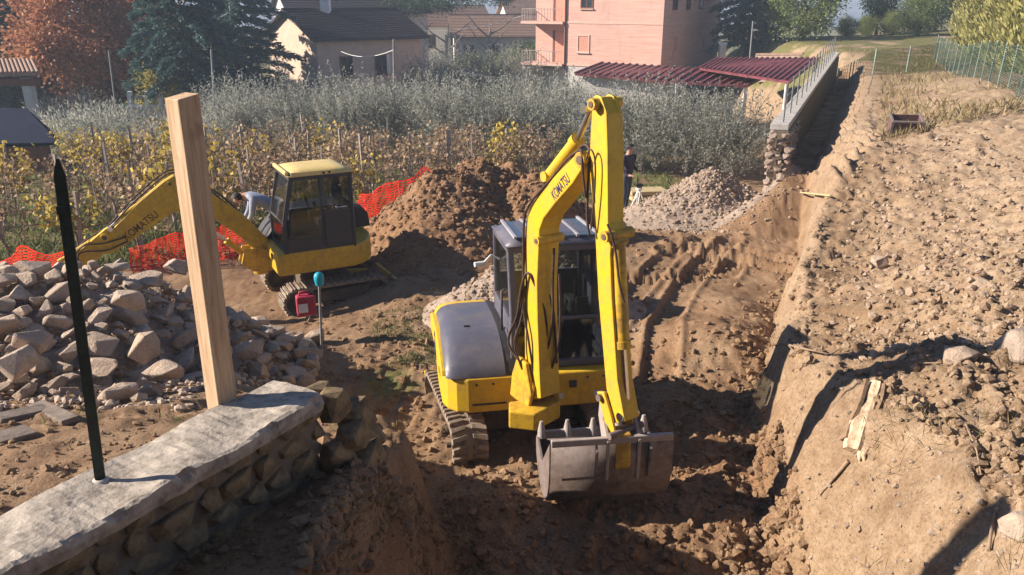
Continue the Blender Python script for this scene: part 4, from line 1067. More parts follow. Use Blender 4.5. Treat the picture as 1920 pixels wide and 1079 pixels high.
def cedar_crown(seed, mat, H=9, R_=3.2, tiers=13, up=False):
    g = np.random.default_rng(seed); out = []
    for k in range(tiers):
        f = k/(tiers-1); z = H*(.12+.86*f); rad = R_*(1-f)**.6*g.uniform(.85,1.15)+.25
        for b in range(9):
            if g.random() < .10: continue
            a = b*2*math.pi/9 + g.uniform(-.3,.3) + k*.6; L_ = rad*g.uniform(.65,1.15); n = int(130*L_/1.4)+24
            t = g.random(n)**.7; w = .34*(1-t*.6)
            side = g.normal(size=n)*w*.75
            x = math.cos(a)*t*L_ - math.sin(a)*side; y = math.sin(a)*t*L_ + math.cos(a)*side
            zz = z + (t*L_)*(.12) - (t*t)*L_*.32 + g.normal(size=n)*.10 - np.abs(side)*.15
            d = np.stack([np.cos(a)+g.normal(size=n)*.5, np.sin(a)+g.normal(size=n)*.5, -.35+g.normal(size=n)*.35], 1)
            tone = np.clip(.25+.5*g.random(n)+.25*(g.random()-.5), 0, 1)
            out.append(leaves('', np.stack([x,y,zz],1), d, .34, .10, mat, g, tone))
    return mesh_leaves('crown', mat, out)
def column_crown(seed, mat, H=6.0, R_=.9, n=5200, ln=.30, wd=.075):
    g = np.random.default_rng(seed)
    f = g.random(n)**.9; z = H*(.03+.95*f); lob = 1+.22*np.sin(g.integers(0,9,n)*2.1)
    rad = R_*np.sqrt(np.clip(1-(np.maximum(f-.25,0)/.78)**1.7, .02, 1))*np.clip(.6+f*2, 0, 1)
    a = g.random(n)*2*math.pi; gro = 1+.16*np.sin(a*7+seed+z*.7)
    rr_ = rad*gro*np.sqrt(g.uniform(.45,1.0,n))
    P_ = np.stack([np.cos(a)*rr_, np.sin(a)*rr_, z], 1)
    d = np.stack([np.cos(a)*.45, np.sin(a)*.45, np.full(n,1.0)], 1) + g.normal(size=(n,3))*.28
    tone = np.clip(.5+.32*np.sin(a*7+seed+z*.7) + .35*(g.random(n)-.5), 0, 1)  # tone follows the lobes: darker in the furrows, lighter on the ridges
    return mesh_leaves('crown', mat, [leaves('', P_, d, ln, wd, mat, g, tone)])
def tree(name, label, cat, loc, crown, trunk, rz=0, sc=1.0, group=None):
    t = thing(name, label, cat, loc, group); t.rotation_euler = (0,0,rz); t.scale = (sc,sc,sc) if isinstance(sc,(int,float)) else sc
    for nm, me in (('crown', crown), ('trunk', trunk)):
        if me is None: continue
        o = bpy.data.objects.new(nm, me); COL.objects.link(o); o.parent = t
    return t
rv = random.Random(5)

# ---------------------------------------------------------------- olive grove
OC = [olive_crown(40+i, M['olive_leaf']) for i in range(5)]
OT = [trunk_mesh('trunk', 60+i, 2.0, .11, M['greybark'], 6, .9) for i in range(3)]
olives = [  # photo column of the trunk, distance, size, what stands beside it
 (455,37,.95,'olive tree behind the vines to the right of the timber post'),(560,36,.95,'olive tree in front of the shaded house wall with two windows'),
 (655,35,1.0,'olive tree in the front row below the thin washing line pole'),(745,35,1.02,'olive tree in the front row behind the dirt mound crest'),
 (838,34,1.02,'bushy olive tree between the two tall vine stakes'),(930,33.5,1.05,'olive tree just left of the raised excavator boom tip'),
 (1025,33,1.0,'olive tree directly behind the boom cylinder of the big excavator'),(1120,32,.98,'olive tree hidden partly by the upright excavator arm'),
 (1205,30.5,1.08,'silvery olive tree behind the standing worker'),(1290,29.5,.98,'broad olive tree above the pale gravel mound'),
 (1375,28.0,.92,'olive tree nearest the broken end of the long stone wall'),(1330,32,.82,'olive tree growing in front of the open shed with dark red roof'),
 (1235,34,.82,'olive tree below the eaves of the dark red shed roof'),(1150,37,.85,'olive tree below the white garage door'),
 (1060,39,.95,'olive tree at the foot of the pink apartment block'),(965,40,.95,'olive tree below the lower balcony'),
 (875,41,.95,'olive tree in the second row before the far grove'),(780,42,.9,'olive tree in the second row right of the washing line pole'),
 (690,42,.9,'olive tree hiding the ground floor of the house'),(600,42,.85,'small olive tree below the corner of the lit house gable'),(510,42,.85,'olive tree half covering the sunlit gable of the house'),(425,40,.8,'grey olive tree beside the leaning wire pole'),
 (800,60,1.25,'far olive tree right behind the house roof corner'),(850,63,1.3,'far olive tree left of the long washing line'),(905,61,1.3,'far olive tree above the long washing line'),(955,63,1.3,'far olive tree beside the pink apartment block')]
for i, (px, Y, s_, lab) in enumerate(olives):
    c = at_y(px, 300, Y); zg = hb(c.x, Y)
    tree('olive_tree', lab, 'olive tree', (c.x, Y, zg-.1), OC[i % 5], OT[i % 3], rv.uniform(0,6.28), (s_*1.08*rv.uniform(.95,1.08), s_*1.08, s_*rv.uniform(.92,1.06)), 'olive trees of the grove')
# scrub behind the vines on the left
SC = [clump_crown(70+i, M['olive_leaf'], (1.3,1.1,.9), .9, 26, 90, .6, .2, .03, up=.5) for i in range(2)]
for px, Y, s_, lab in ((120,36,1.0,'grey scrub bush beside the dark pitched roof'),(180,38,1.05,'grey scrub bush below the autumn tree'),(235,37,1.0,'scrub bush in front of the white balustrade'),(290,35,.9,'scrub bush directly left of the timber post'),(370,36,.95,'scrub bush directly right of the timber post'),(150,42,1.2,'tall grey scrub bush behind the pavilion pillar')):
    c = at_y(px, 250, Y); tree('shrub', lab, 'bush', (c.x, Y, hb(c.x, Y)-.1), SC[px % 2], None, px, s_*1.2, 'grey scrub bushes beyond the vineyard')

# ---------------------------------------------------------------- vineyard: stakes and vines in rows
def vine_mesh(seed, mat, nl, size, yoff):
    g = np.random.default_rng(seed); P_ = []; D_ = []
    for k in range(9):
        x = g.uniform(-.55,.55); z0 = g.uniform(.5,1.15); ang = g.uniform(-.5,.5); n = nl//9
        t = g.random(n); P_.append(np.stack([x+ang*t*.8+g.normal(size=n)*.10, g.normal(size=n)*.16, z0+t*.75+g.normal(size=n)*.08], 1)); D_.append(g.normal(size=(n,3))-[0,0,.35])
    P_ = np.concatenate(P_); D_ = np.concatenate(D_)
    return mesh_leaves('leaves', mat, [leaves('', P_, D_, size, size*.85, mat, g)])
def cane_mesh(seed):
    r_ = random.Random(seed); q = MB()
    q.tube([(0,0,-.15),(r_.uniform(-.05,.05),r_.uniform(-.05,.05),.45),(r_.uniform(-.1,.1),0,.85)], [.03,.026,.02], 6)
    for k in range(13):
        b = Vector((r_.uniform(-.45,.45), r_.uniform(-.05,.05), r_.uniform(.6,.9))); e = b+Vector((r_.uniform(-.4,.4), r_.uniform(-.25,.25), r_.uniform(.4,1.0)))
        m_ = b.lerp(e,.5)+Vector((r_.uniform(-.15,.15), r_.uniform(-.1,.1), 0)); q.tube([b, m_, e], .0085, 4, caps=False)
        if k % 3 == 0: q.tube([b, b+Vector((r_.uniform(-.4,.4), .1, -.25)), b+Vector((r_.uniform(-.6,.6), .15, -.5))], .007, 4, caps=False)
    q.tube([(-.65,0,.86),(0,.02,.88),(.65,0,.86)], .013, 5)
    me = bpy.data.meshes.new('canes'); me.from_pydata([tuple(p) for p in q.v], [], q.f); me.materials.append(M['cane']); return me
M['cane'] = simple('vine_cane', (0.20,0.145,0.12), .9, .4, 12)
VY = [vine_mesh(80+i, M['vine_yellow'], 210, .13, 0) for i in range(3)]
VB = [vine_mesh(90+i, M['vine_brown'], 190, .115, 0) for i in range(4)]
VS = [vine_mesh(95+i, M['vine_brown'], 90, .11, 0) for i in range(2)]
CN = [cane_mesh(i) for i in range(5)]
M['stakewood'] = simple('vine_stake_wood', (0.34,0.29,0.25), .9, .3, 20)
def stake_mesh(seed):
    r_ = random.Random(seed); q = MB(); w = r_.uniform(.045,.07); q.bar((0,0,-.3),(r_.uniform(-.06,.06),r_.uniform(-.05,.05),r_.uniform(1.75,2.25)), w, w*.9)
    me = bpy.data.meshes.new('vine_stake'); me.from_pydata([tuple(p) for p in q.v], [], q.f); me.materials.append(M['stakewood']); return me
SK = [stake_mesh(i) for i in range(5)]
nv = 0
row_dir = Vector((.86, .51, 0)); row_n = Vector((-.51, .86, 0)); org = Vector((-10.6, 16.0, 0))
for rrow in range(8):
    for k in range(-6, 30):
        p = org + row_dir*(k*1.22+rv.uniform(-.15,.15)) + row_n*(rrow*2.25+rv.uniform(-.12,.12))
        if p.y < float(net_y(p.x))+.8 or p.y > 33 + min(0, p.x)*.15: continue
        px = 960 + FPX*p.x/(p.y*CP+5.5*SP)
        if px < -60 or px > 1060 or p.x > 1.8 or (px < 135 and p.y > 24): continue
        zg = hb(p.x, p.y)
        yel = (300 < px < 470 and rrow < 2) or px < 330 and rrow > 3 and rv.random() < .8 or rv.random() < (.2 if px < 500 else .06)
        bare = px > 640 and rv.random() < .7 or px < 320 and rrow < 3 and rv.random() < .6
        rowd = 'in the front rows by the red netting' if rrow < 2 else ('in the middle rows of the vineyard' if rrow < 5 else 'in the rear rows below the olives')
        rowd = rowd + (' at left' if px < 330 else (' beyond the small excavator' if px < 700 else ' near the dirt mound'))
        me = rv.choice(VY) if yel else (rv.choice(VS) if bare else rv.choice(VB))
        kind = ('yellow leaved grape vine ' if yel else ('nearly bare grape vine ' if bare else 'russet leaved grape vine ')) + rowd
        t = thing('grape_vine', kind, 'grape vine', (p.x, p.y, zg), 'yellow leaved vines' if yel else ('nearly bare vines' if bare else 'russet leaved vines'))
        t.rotation_euler = (0,0,math.atan2(.51,.86)+rv.uniform(-.2,.2)); s_ = rv.uniform(.9,1.15); t.scale = (s_,s_*1.3,s_)
        for nm, m_ in (('leaves', me), ('canes', rv.choice(CN))):
            o = bpy.data.objects.new(nm, m_); COL.objects.link(o); o.parent = t
        nv += 1
        if (k + rrow) % 3 != 0:
            o = link('vine_stake', rv.choice(SK), (p.x+.1, p.y-.15, zg), (rv.uniform(-.05,.05), rv.uniform(-.06,.06), rv.uniform(0,3)), rv.uniform(.9,1.1))
            prop(o, 'grey stake ' + rowd, 'stake', 'wooden vine stakes')
for px, py0, py1, lab in ((843,243,325,'tall pale stake standing before the olives left of the boom'),(808,275,350,'pale stake beside the dirt mound top'),(1240,465,0,'')):
    if not lab: continue
    Y = 25.5 if px > 820 else 24.5; b = at_y(px, py1, Y); q = MB(); q.bar(Vector((b.x, Y, hb(b.x,Y)-.2)), at_y(px-2, py0, Y), .09, .08); prop(q.build('vine_stake', M['stakewood'], None, (b.x, Y, hb(b.x,Y))), lab, 'stake', 'wooden vine stakes')
# ---------------------------------------------------------------- red safety netting
M['net'] = None
t = NT('red_net_plastic'); oi = t.noise(4, 3, .6, t.coord())
col_ = t.ramp(oi, [(.3,(.62,.035,.02)),(.7,(.86,.07,.035))]); d_ = t.n("ShaderNodeBsdfDiffuse"); t.l(col_, d_.inputs[0]); tl = t.n("ShaderNodeBsdfTranslucent"); t.l(col_, tl.inputs[0])
mx = t.n("ShaderNodeMixShader"); mx.inputs[0].default_value = .5; t.l(d_.outputs[0], mx.inputs[1]); t.l(tl.outputs[0], mx.inputs[2]); t.l(mx.outputs[0], t.out.inputs[0]); M['net'] = t.m
def net(path, hts, label, seed):
    """draped plastic mesh: horizontal bands and thin uprights, real holes between"""
    g = np.random.default_rng(seed); P_ = np.array(path, float); seg = np.hypot(np.diff(P_[:,0]), np.diff(P_[:,1])); s = np.concatenate([[0], np.cumsum(seg)])
    n = int(s[-1]/.10); u = np.linspace(0, s[-1], n); x = np.interp(u, s, P_[:,0]); y = np.interp(u, s, P_[:,1]); h = np.interp(u, s, hts)
    zg = base_height(x, y); rows_ = 17
    dx, dy = np.gradient(x), np.gradient(y); ln = np.hypot(dx, dy); nx_, ny_ = -dy/ln, dx/ln
    sag = .10*np.abs(np.sin(u*2.1+seed)) + .06*np.sin(u*5.3)
    def node(j, f=0.0):
        v = (j+f)/(rows_-1); bulge = .16*np.sin(v*3.0+u*.9) + .05*np.sin(u*6+v*7) + .03*np.sin(u*17+v*5)
        z = zg + .03 + (h-sag)*v*(1+.03*np.sin(u*8)); return np.stack([x+nx_*bulge, y+ny_*bulge, z], 1)
    Vs, Fs = [], []; k = 0
    for j in range(rows_):
        a, b = node(j), node(j, .62 if j in (0, rows_-1) else .46); I = np.arange(n-1)
        Vs += [a, b]; Fs.append(np.stack([k+I, k+I+1, k+n+I+1, k+n+I], 1)); k += 2*n
    lo = [node(j) for j in range(rows_)]
    for j in range(rows_-1):
        a, b = lo[j], lo[j+1]; off = np.stack([dx/ln, dy/ln, np.zeros(n)], 1)*.026
        Vs += [a, a+off, b+off, b]; I = np.arange(n); Fs.append(np.stack([k+I, k+n+I, k+2*n+I, k+3*n+I], 1)); k += 4*n
    L = Vector((x.mean(), y.mean(), float(zg.min()))); V_ = np.concatenate(Vs)-np.array(L)
    o = link('safety_net', np_mesh('safety_net', V_, np.concatenate(Fs), M['net']), L); prop(o, label, 'netting', 'red safety netting along the vineyard')
gp = lambda px, py: (lambda p: (p.x, p.y))(on_ground(px, py))
net([gp(-40,590), gp(20,575), gp(80,553), gp(150,530)], [1.0,.95,.9,.7], 'red plastic safety netting at the far left behind the boulder', 1)
net([gp(250,516), gp(300,508), gp(370,500), gp(440,492), gp(470,482)], [.6,.7,.8,.85,.85], 'red plastic safety netting sagging behind the stone heap and timber post', 2)
net([gp(640,460), gp(690,436), gp(740,420), gp(800,405), gp(830,400)], [.9,1.05,1.15,1.2,1.0], 'red plastic safety netting between the smaller excavator and the dirt mound', 3)

# ---------------------------------------------------------------- mounds of soil and gravel
MOUNDS = []
def mound(name, label, cx, cy, lobes, ext, mat, amp, col, seed, n=230, cl=(3.2,7.5)):
    x_, y_ = np.meshgrid(np.linspace(cx-ext[0], cx+ext[0], n), np.linspace(cy-ext[1], cy+ext[1], n))
    h = np.zeros_like(x_)
    for (lx, ly, rx, ry, hh) in lobes:
        d = np.sqrt(((x_-lx)/rx)**2 + ((y_-ly)/ry)**2); e_ = np.clip(1-d, 0, 1); h = np.maximum(h, hh*(.55*e_ + .45*sstep(e_)))
    zb = base_height(x_.ravel(), y_.ravel()).reshape(x_.shape)
    m_ = np.clip(h/.25, 0, 1); h = h*(1+.16*fbm(x_, y_, .9, 3, seed+20))
    z = zb - .22 + h + m_*(amp*fbm(x_, y_, 1.1, 4, seed) + amp*1.6*clods(x_, y_, cl[0], seed+3) + amp*2.6*clods(x_+.1*fbm(x_,y_,4,2,2), y_, cl[1], seed+9) + amp*3.0*clods(x_, y_, cl[1]*1.9, seed+15) + amp*.5*fbm(x_, y_, 9, 3, seed+5)) + .2*np.clip(h/.06,0,1)
    MOUNDS.append((x_[0], y_[:,0], z))
    c_ = np.tile(np.array([col], dtype=np.float32), (x_.size, 1)); c_[:,1] = np.clip(c_[:,1]+.25*fbm(x_,y_,1.3,3,seed+1).ravel(), 0, 1)
    prop(sheet(name, x_, y_, z, mat, c_, (cx, cy, hb(cx, cy))), label, 'mound')
mound('dirt_mound', 'big mound of brown excavated soil behind the smaller excavator', -.5, 18.2,
      [(-1.5,17.2,3.3,2.8,1.4),(-.2,18.7,3.0,3.0,1.45),(-.85,18.0,3.1,2.8,1.5),(.45,17.3,1.75,2.0,1.45),(-2.4,16.8,2.3,1.8,.85),(.0,19.6,2.6,2.6,1.4)], (5.2,5.2), M['soil'], .12, (0,.0,.85), 400, 300)
M['gravel'] = stone_mat('pale_gravel', (0.40,0.315,0.255))
mound('gravel_mound', 'pale gravel mound in front of the broken stone wall end', 4.75, 19.6, [(4.9,19.7,2.3,1.9,1.35),(4.1,19.4,2.2,1.6,.85),(5.5,19.5,1.7,1.4,1.0)], (3.0,2.6), M['gravel'], .07, (0,0,0), 420, 230, (5,11))
mound('gravel_mound', 'pale gravel mound behind the cab of the larger looking excavator', .35, 12.55, [(.5,12.6,1.9,1.5,1.25),(-.35,12.4,1.3,1.2,.65)], (2.3,2.0), M['gravel'], .06, (0,0,0), 440, 220, (6,13))
# ---------------------------------------------------------------- long stone wall, broken end towards the viewer
ldir = Vector((.397,.918,0)); ln_ = Vector((.918,-.397,0)); L0 = Vector((5.98,18.7,0))
lw = thing('retaining_wall', 'long old stone retaining wall with a broken end and pale coping', 'wall', L0 + Vector((0,0,-.3)))
M['pinkstone'] = stone_mat('pale_pink_stone', (0.42,0.33,0.285))
lp = lambda a, b, z: L0 + ldir*a + ln_*b + Vector((0,0,z))
ztop = lambda a: 2.02 + a*.006
q = MB(); q.add([lp(.25,.06,-.9), lp(.25,.40,-.9), lp(27,.40,-3), lp(27,.06,-3), lp(.25,.06,1.95), lp(.25,.40,1.95), lp(27,.40,2.05), lp(27,.06,2.05)], [(0,3,2,1),(4,5,6,7),(0,1,5,4),(1,2,6,5),(2,3,7,6),(3,0,4,7)])
q.build('core', M['mortar'], lw)
for i in range(9):
    a = .35+i*3; q = MB(); q.add([lp(a,-.03,ztop(a)-.06), lp(a,.38,ztop(a)-.06), lp(a+2.985,.38,ztop(a+3)-.06), lp(a+2.985,-.03,ztop(a+3)-.06), lp(a,-.03,ztop(a)+.08), lp(a,.38,ztop(a)+.08), lp(a+2.985,.38,ztop(a+3)+.08), lp(a+2.985,-.03,ztop(a+3)+.08)], [(0,3,2,1),(4,5,6,7),(0,1,5,4),(1,2,6,5),(2,3,7,6),(3,0,4,7)])
    q.build('coping_slab', M['coping_pale'] if 'coping_pale' in M else M.setdefault('coping_pale', simple('pale_coping', (0.42,0.39,0.36), .9, .2, 4)), lw, bevel=.01)
ps = [stone_mesh('stone', 200+i, M['pinkstone'], .8, 15) for i in range(6)]
rw = random.Random(8); z = 1.93
while z > -.5:
    h = rw.uniform(.11,.19); b = -.05
    spread = .36 + .03*(1.95-z)
    while b < spread:
        w = rw.uniform(.15,.3); o = link('stone', rw.choice(ps), parent=lw); o.location = lp(.14+rw.uniform(-.12,.07)-.05*(1.95-z), b+w/2, z-h/2)-WL[lw]; o.rotation_euler = (rw.uniform(-.2,.2), rw.uniform(-.2,.2), .4+rw.uniform(-.3,.3)); o.scale = (w*1.1, .24, h*1.35); b += w
    for sd in (.05, .40):
        a = .2
        while a < (2.6 if z > .2 else 1.2):
            w = rw.uniform(.18,.34); o = link('stone', rw.choice(ps), parent=lw); o.location = lp(a+w/2, sd+rw.uniform(-.03,.03), z-h/2)-WL[lw]; o.rotation_euler = (0, 0, math.atan2(.918,.397)+rw.uniform(-.15,.15)); o.scale = (w*1.1, .2, h*1.3); a += w
    z -= h
# posts of the low fence on the wall
for i in range(15):
    a = .7+i*1.7; q = MB(); q.bar(lp(a,.22,ztop(a)+.05), lp(a+.02,.22,ztop(a)+1.0), .028); 
    if i == 0: fw = thing('wall_fence', 'thin grey fence posts with wires along the stone wall coping', 'fence', lp(.7,.22,ztop(.7)))
    q.build('post', M['post_grey'] if 'post_grey' in M else M.setdefault('post_grey', simple('galvanised_post', (0.24,0.25,0.25), .5, .2)), fw)
for k in range(3):
    q = MB(); q.tube([lp(.7,.22,ztop(.7)+.35+k*.3), lp(24.5,.22,ztop(24.5)+.35+k*.3)], .008, 5); q.build('wire', M['post_grey'], fw)
# ---------------------------------------------------------------- green mesh fence on the terrace
def mesh_mat():
    t = NT('green_fence_mesh'); v = t.coord(); sp = t.n("ShaderNodeSeparateXYZ"); t.l(v, sp.inputs[0])
    h_ = t.n("ShaderNodeVectorMath", operation='LENGTH'); cb = t.n("ShaderNodeCombineXYZ"); t.l(sp.outputs[0], cb.inputs[0]); t.l(sp.outputs[1], cb.inputs[1]); t.l(cb.outputs[0], h_.inputs[0])
    def line(x, per): return t.math('LESS_THAN', t.math('ABSOLUTE', t.math('SUBTRACT', t.math('FRACT', t.math('DIVIDE', x, per)), .5)), .11)
    f = t.math('MAXIMUM', line(h_.outputs['Value'], .06), line(sp.outputs[2], .06))
    tr = t.n("ShaderNodeBsdfTransparent"); d = t.n("ShaderNodeBsdfDiffuse"); d.inputs[0].default_value = (.03,.065,.06,1)
    mx = t.n("ShaderNodeMixShader"); t.l(f, mx.inputs[0]); t.l(tr.outputs[0], mx.inputs[1]); t.l(d.outputs[0], mx.inputs[2]); t.l(mx.outputs[0], t.out.inputs[0]); return t.m
M['mesh'] = mesh_mat(); M['green_post'] = simple('pale_green_post', (0.30,0.37,0.33), .5, .2)
f0 = Vector((11.6,18.2,0)); f1 = Vector((22.6,44.5,0)); fe = thing('mesh_fence', 'green wire mesh fence with pale posts below the tall hedge', 'fence', (f0.x, f0.y, hb(f0.x,f0.y)))
NP = 16; pts = []
for i in range(NP+1):
    p = f0.lerp(f1, i/NP); z = hb(p.x, p.y); pts.append(Vector((p.x, p.y, z)))
    q = MB(); q.tube([Vector((p.x,p.y,z-.2)), Vector((p.x+.06,p.y,z+1.22))], .019, 6); q.build('post', M['green_post'], fe)
for a, b in zip(pts[:-1], pts[1:]):
    q = MB(); q.add([a+Vector((0,.03,.05)), b+Vector((0,.03,.05)), b+Vector((0,.03,1.18)), a+Vector((0,.03,1.18))], [(0,1,2,3)]); q.build('mesh_panel', M['mesh'], fe)
f2 = thing('mesh_fence', 'green wire mesh fence crossing the far end of the grass terrace', 'fence', (14.8, 36.2, hb(14.8,36.2)))
ends = [at_y(px, py, Y) for px, py, Y in ((1572,128,36),(1638,125,36),(1702,118,37),(1757,110,40))]
ends = [Vector((p.x, p.y, hb(p.x, p.y))) for p in ends]
for p in ends: q = MB(); q.tube([p-Vector((0,0,.2)), p+Vector((.03,0,1.1))], .035, 6); q.build('post', M['green_post'], f2)
for a, b in zip(ends[:-1], ends[1:]): q = MB(); q.add([a, b, b+Vector((0,0,1.05)), a+Vector((0,0,1.05))], [(0,1,2,3)]); q.build('mesh_panel', M['mesh'], f2)
# ---------------------------------------------------------------- houses
M['pink'] = simple('pink_brick', (0.64,0.38,0.31), .9, .10, 1.5, bump=.2, bscale=9)
t = NT('weathered_pink_brick'); v = t.coord(); mp = t.n("ShaderNodeMapping"); mp.inputs['Scale'].default_value = (.35,.35,9); t.l(v, mp.inputs[0])
mp2 = t.n("ShaderNodeMapping"); mp2.inputs['Scale'].default_value = (2.5,2.5,.35); t.l(v, mp2.inputs[0])
n1_ = t.noise(1.6, 4, .7, mp.outputs[0]); n2_ = t.noise(.6, 5, .65, v); n3_ = t.noise(1.0, 5, .7, mp2.outputs[0])
c_ = t.ramp(n1_, [(.3,(.55,.30,.235)),(.5,(.645,.385,.31)),(.7,(.72,.47,.39))]); c_ = t.mix(c_, (.50,.33,.29), t.math('MULTIPLY', t.ramp(n2_, [(.45,(0,0,0)),(.7,(1,1,1))]), .45)); c_ = t.mix(c_, (.36,.22,.18), t.math('MULTIPLY', t.ramp(n3_, [(.55,(0,0,0)),(.75,(1,1,1))]), .4))
M['pink'] = t.pbr(c_, .92, 0, t.bump(n1_, .25, .02), .15)
M['pinkband'] = simple('pale_pink_band', (0.66,0.42,0.34), .9, .1)
M['plaster'] = simple('grey_plaster', (0.52,0.49,0.45), .9, .12, 2)
M['shutter'] = simple('salmon_shutter', (0.58,0.27,0.19), .7, .12)
M['brownframe'] = simple('brown_frame', (0.16,0.07,0.045), .7, .2)
M['rail'] = simple('grey_railing', (0.30,0.25,0.24), .6, .2)
M['roofdark'] = simple('dark_roof_tile', (0.055,0.045,0.05), .85, .3, 6, bump=.5)
M['roofred'] = simple('dark_red_metal_sheet', (0.16,0.042,0.05), .55, .45, 1.6)
M['peach'] = simple('peach_plaster', (0.58,0.44,0.34), .9, .10, 2)
M['claytile'] = simple('clay_roof_tile', (0.30,0.19,0.14), .9, .3, 8)
class Face:
    """a wall plane: u along it, v up, w out of it"""
    def __init__(s, o, u, n): s.o, s.u, s.n = Vector(o), Vector(u).normalized(), Vector(n).normalized()
    def p(s, u, v, w=0): return s.o + s.u*u + s.n*w + Vector((0,0,v))
    def slab(s, q, u0, v0, u1, v1, w0, w1):
        return q.add([s.p(u0,v0,w0), s.p(u1,v0,w0), s.p(u1,v0,w1), s.p(u0,v0,w1), s.p(u0,v1,w0), s.p(u1,v1,w0), s.p(u1,v1,w1), s.p(u0,v1,w1)], [(0,3,2,1),(4,5,6,7),(0,1,5,4),(1,2,6,5),(2,3,7,6),(3,0,4,7)])
    def win(s, par, u0, v0, u1, v1, mat_pane, shutter=False, name='window'):
        q = MB(); t = .09
        for a, b, c, d in ((u0-t,v0-t,u0,v1+t),(u1,v0-t,u1+t,v1+t),(u0,v1,u1,v1+t),(u0,v0-t,u1,v0)): s.slab(q, a, b, c, d, -.05, .05)
        f = q.build(name, M['brownframe'] if not shutter else M['pinkband'], par)
        q = MB(); s.slab(q, u0, v0, u1, v1, -.02, .012); q.build('shutter' if shutter else 'pane', mat_pane, f)
        q = MB(); s.slab(q, u0-.15, v0-t-.07, u1+.15, v0-t, -.02, .12); q.build('sill', M['pinkband'], f)
        if not shutter:
            q = MB(); s.slab(q, (u0+u1)/2-.03, v0, (u0+u1)/2+.03, v1, .012, .035); q.build('mullion', M['brownframe'], f)
# pink apartment block
c0 = at_y(1239, 120, 60); zb = -3.0
ang = math.radians(32); fu = Vector((-math.cos(ang), math.sin(ang), 0)); fn = Vector((-math.sin(ang), -math.cos(ang), 0)); su = -fn; sn = -fu
pk = thing('apartment_block', 'pink brick apartment block with two balconies beside the olive grove', 'building', (c0.x, c0.y, zb))
W_, D_, HT = 11.4, 12.5, 10.5
Ff = Face((c0.x, c0.y, zb), fu, fn); Fs_ = Face((c0.x, c0.y, zb), su, sn)
B_ = 8.0                                     # solid front; the balcony bay is recessed beyond it
q = MB()
def vol(q, fc, u0, u1, w0, w1, v0, v1): return fc.slab(q, u0, v0, u1, v1, w0, w1)
vol(q, Ff, 0, B_, -D_, 0, 3.1, HT); vol(q, Ff, B_, W_, -D_, -1.5, 3.1, HT); wl = q.build('wall', M['pink'], pk)
q = MB(); vol(q, Ff, .02, B_-.02, -D_+.02, -.03, -.6, 3.1); vol(q, Ff, B_-.02, W_-.02, -D_+.02, -1.5, -.6, 3.1); q.build('ground_floor_wall', M['plaster'], pk)
for v in (3.1, 6.2, 9.3):
    q = MB(); Ff.slab(q, 0, v-.06, B_, v+.10, 0, .03); q.build('string_course', M['pinkband'], pk)
    q = MB(); Fs_.slab(q, -.0, v-.06, D_, v+.10, 0, .03); q.build('string_course', M['pinkband'], pk)
for v in (3.1, 6.2):
    q = MB(); Ff.slab(q, B_+.02, v-.12, W_+.35, v+.06, -1.48, .25); bal = q.build('balcony', M['pinkband'], pk)
    q = MB(); Ff.slab(q, B_+.1, v+.95, W_+.3, v+1.0, .16, .2)
    Ff.slab(q, W_+.26, v+.95, W_+.3, v+1.0, -1.4, .2); q.build('handrail', M['rail'], bal)
    for i in range(15):
        u = B_+.12 + i*(W_+.3-B_-.16)/14; q = MB(); Ff.slab(q, u, v+.06, u+.03, v+.95, .165, .195); q.build('baluster', M['rail'], bal)
    for i in range(6):
        q = MB(); Ff.slab(q, W_+.265, v+.06, W_+.295, v+.95, -1.3+i*.27, -1.27+i*.27); q.build('baluster', M['rail'], bal)
    q = MB(); Ff.slab(q, B_+.7, v+.08, B_+1.6, v+2.4, -1.5, -1.44); dr = q.build('door', M['shutter'], pk)
    q = MB(); Ff.slab(q, B_+1.62, v+.08, B_+1.78, v+2.45, -1.5, -1.42); q.build('door_frame', M['brownframe'], dr)
q = MB(); Ff.slab(q, B_+.3, -.3, B_+2.5, 2.6, -1.5, -1.45); q.build('garage_door', M['white'], pk)
q = MB(); Ff.slab(q, B_+2.9, -.6, W_+.3, 3.0, -1.48, .1); q.build('side_pier', M['plaster'], pk)
q = MB(); q.tube([Ff.p(B_-.12, -.5, .07), Ff.p(B_-.12, HT, .07)], .06, 8); q.build('drainpipe', M['brownframe'], pk)
Ff.win(pk, 5.9, 4.15, 6.75, 5.25, M['shutter'], True); Ff.win(pk, 5.7, 7.3, 6.55, 8.6, M['window'])
for u in (1.7, 4.4, 7.2): Fs_.win(pk, u, 7.2, u+.75, 8.5, M['window'])
for u in (2.2, 8.3): Fs_.win(pk, u, 4.2, u+.8, 5.3, M['shutter'], True)
q = MB(); Ff.slab(q, -.6, HT, W_+.6, HT+.2, -D_-.6, .6); q.build('eaves', M['pinkband'], pk)
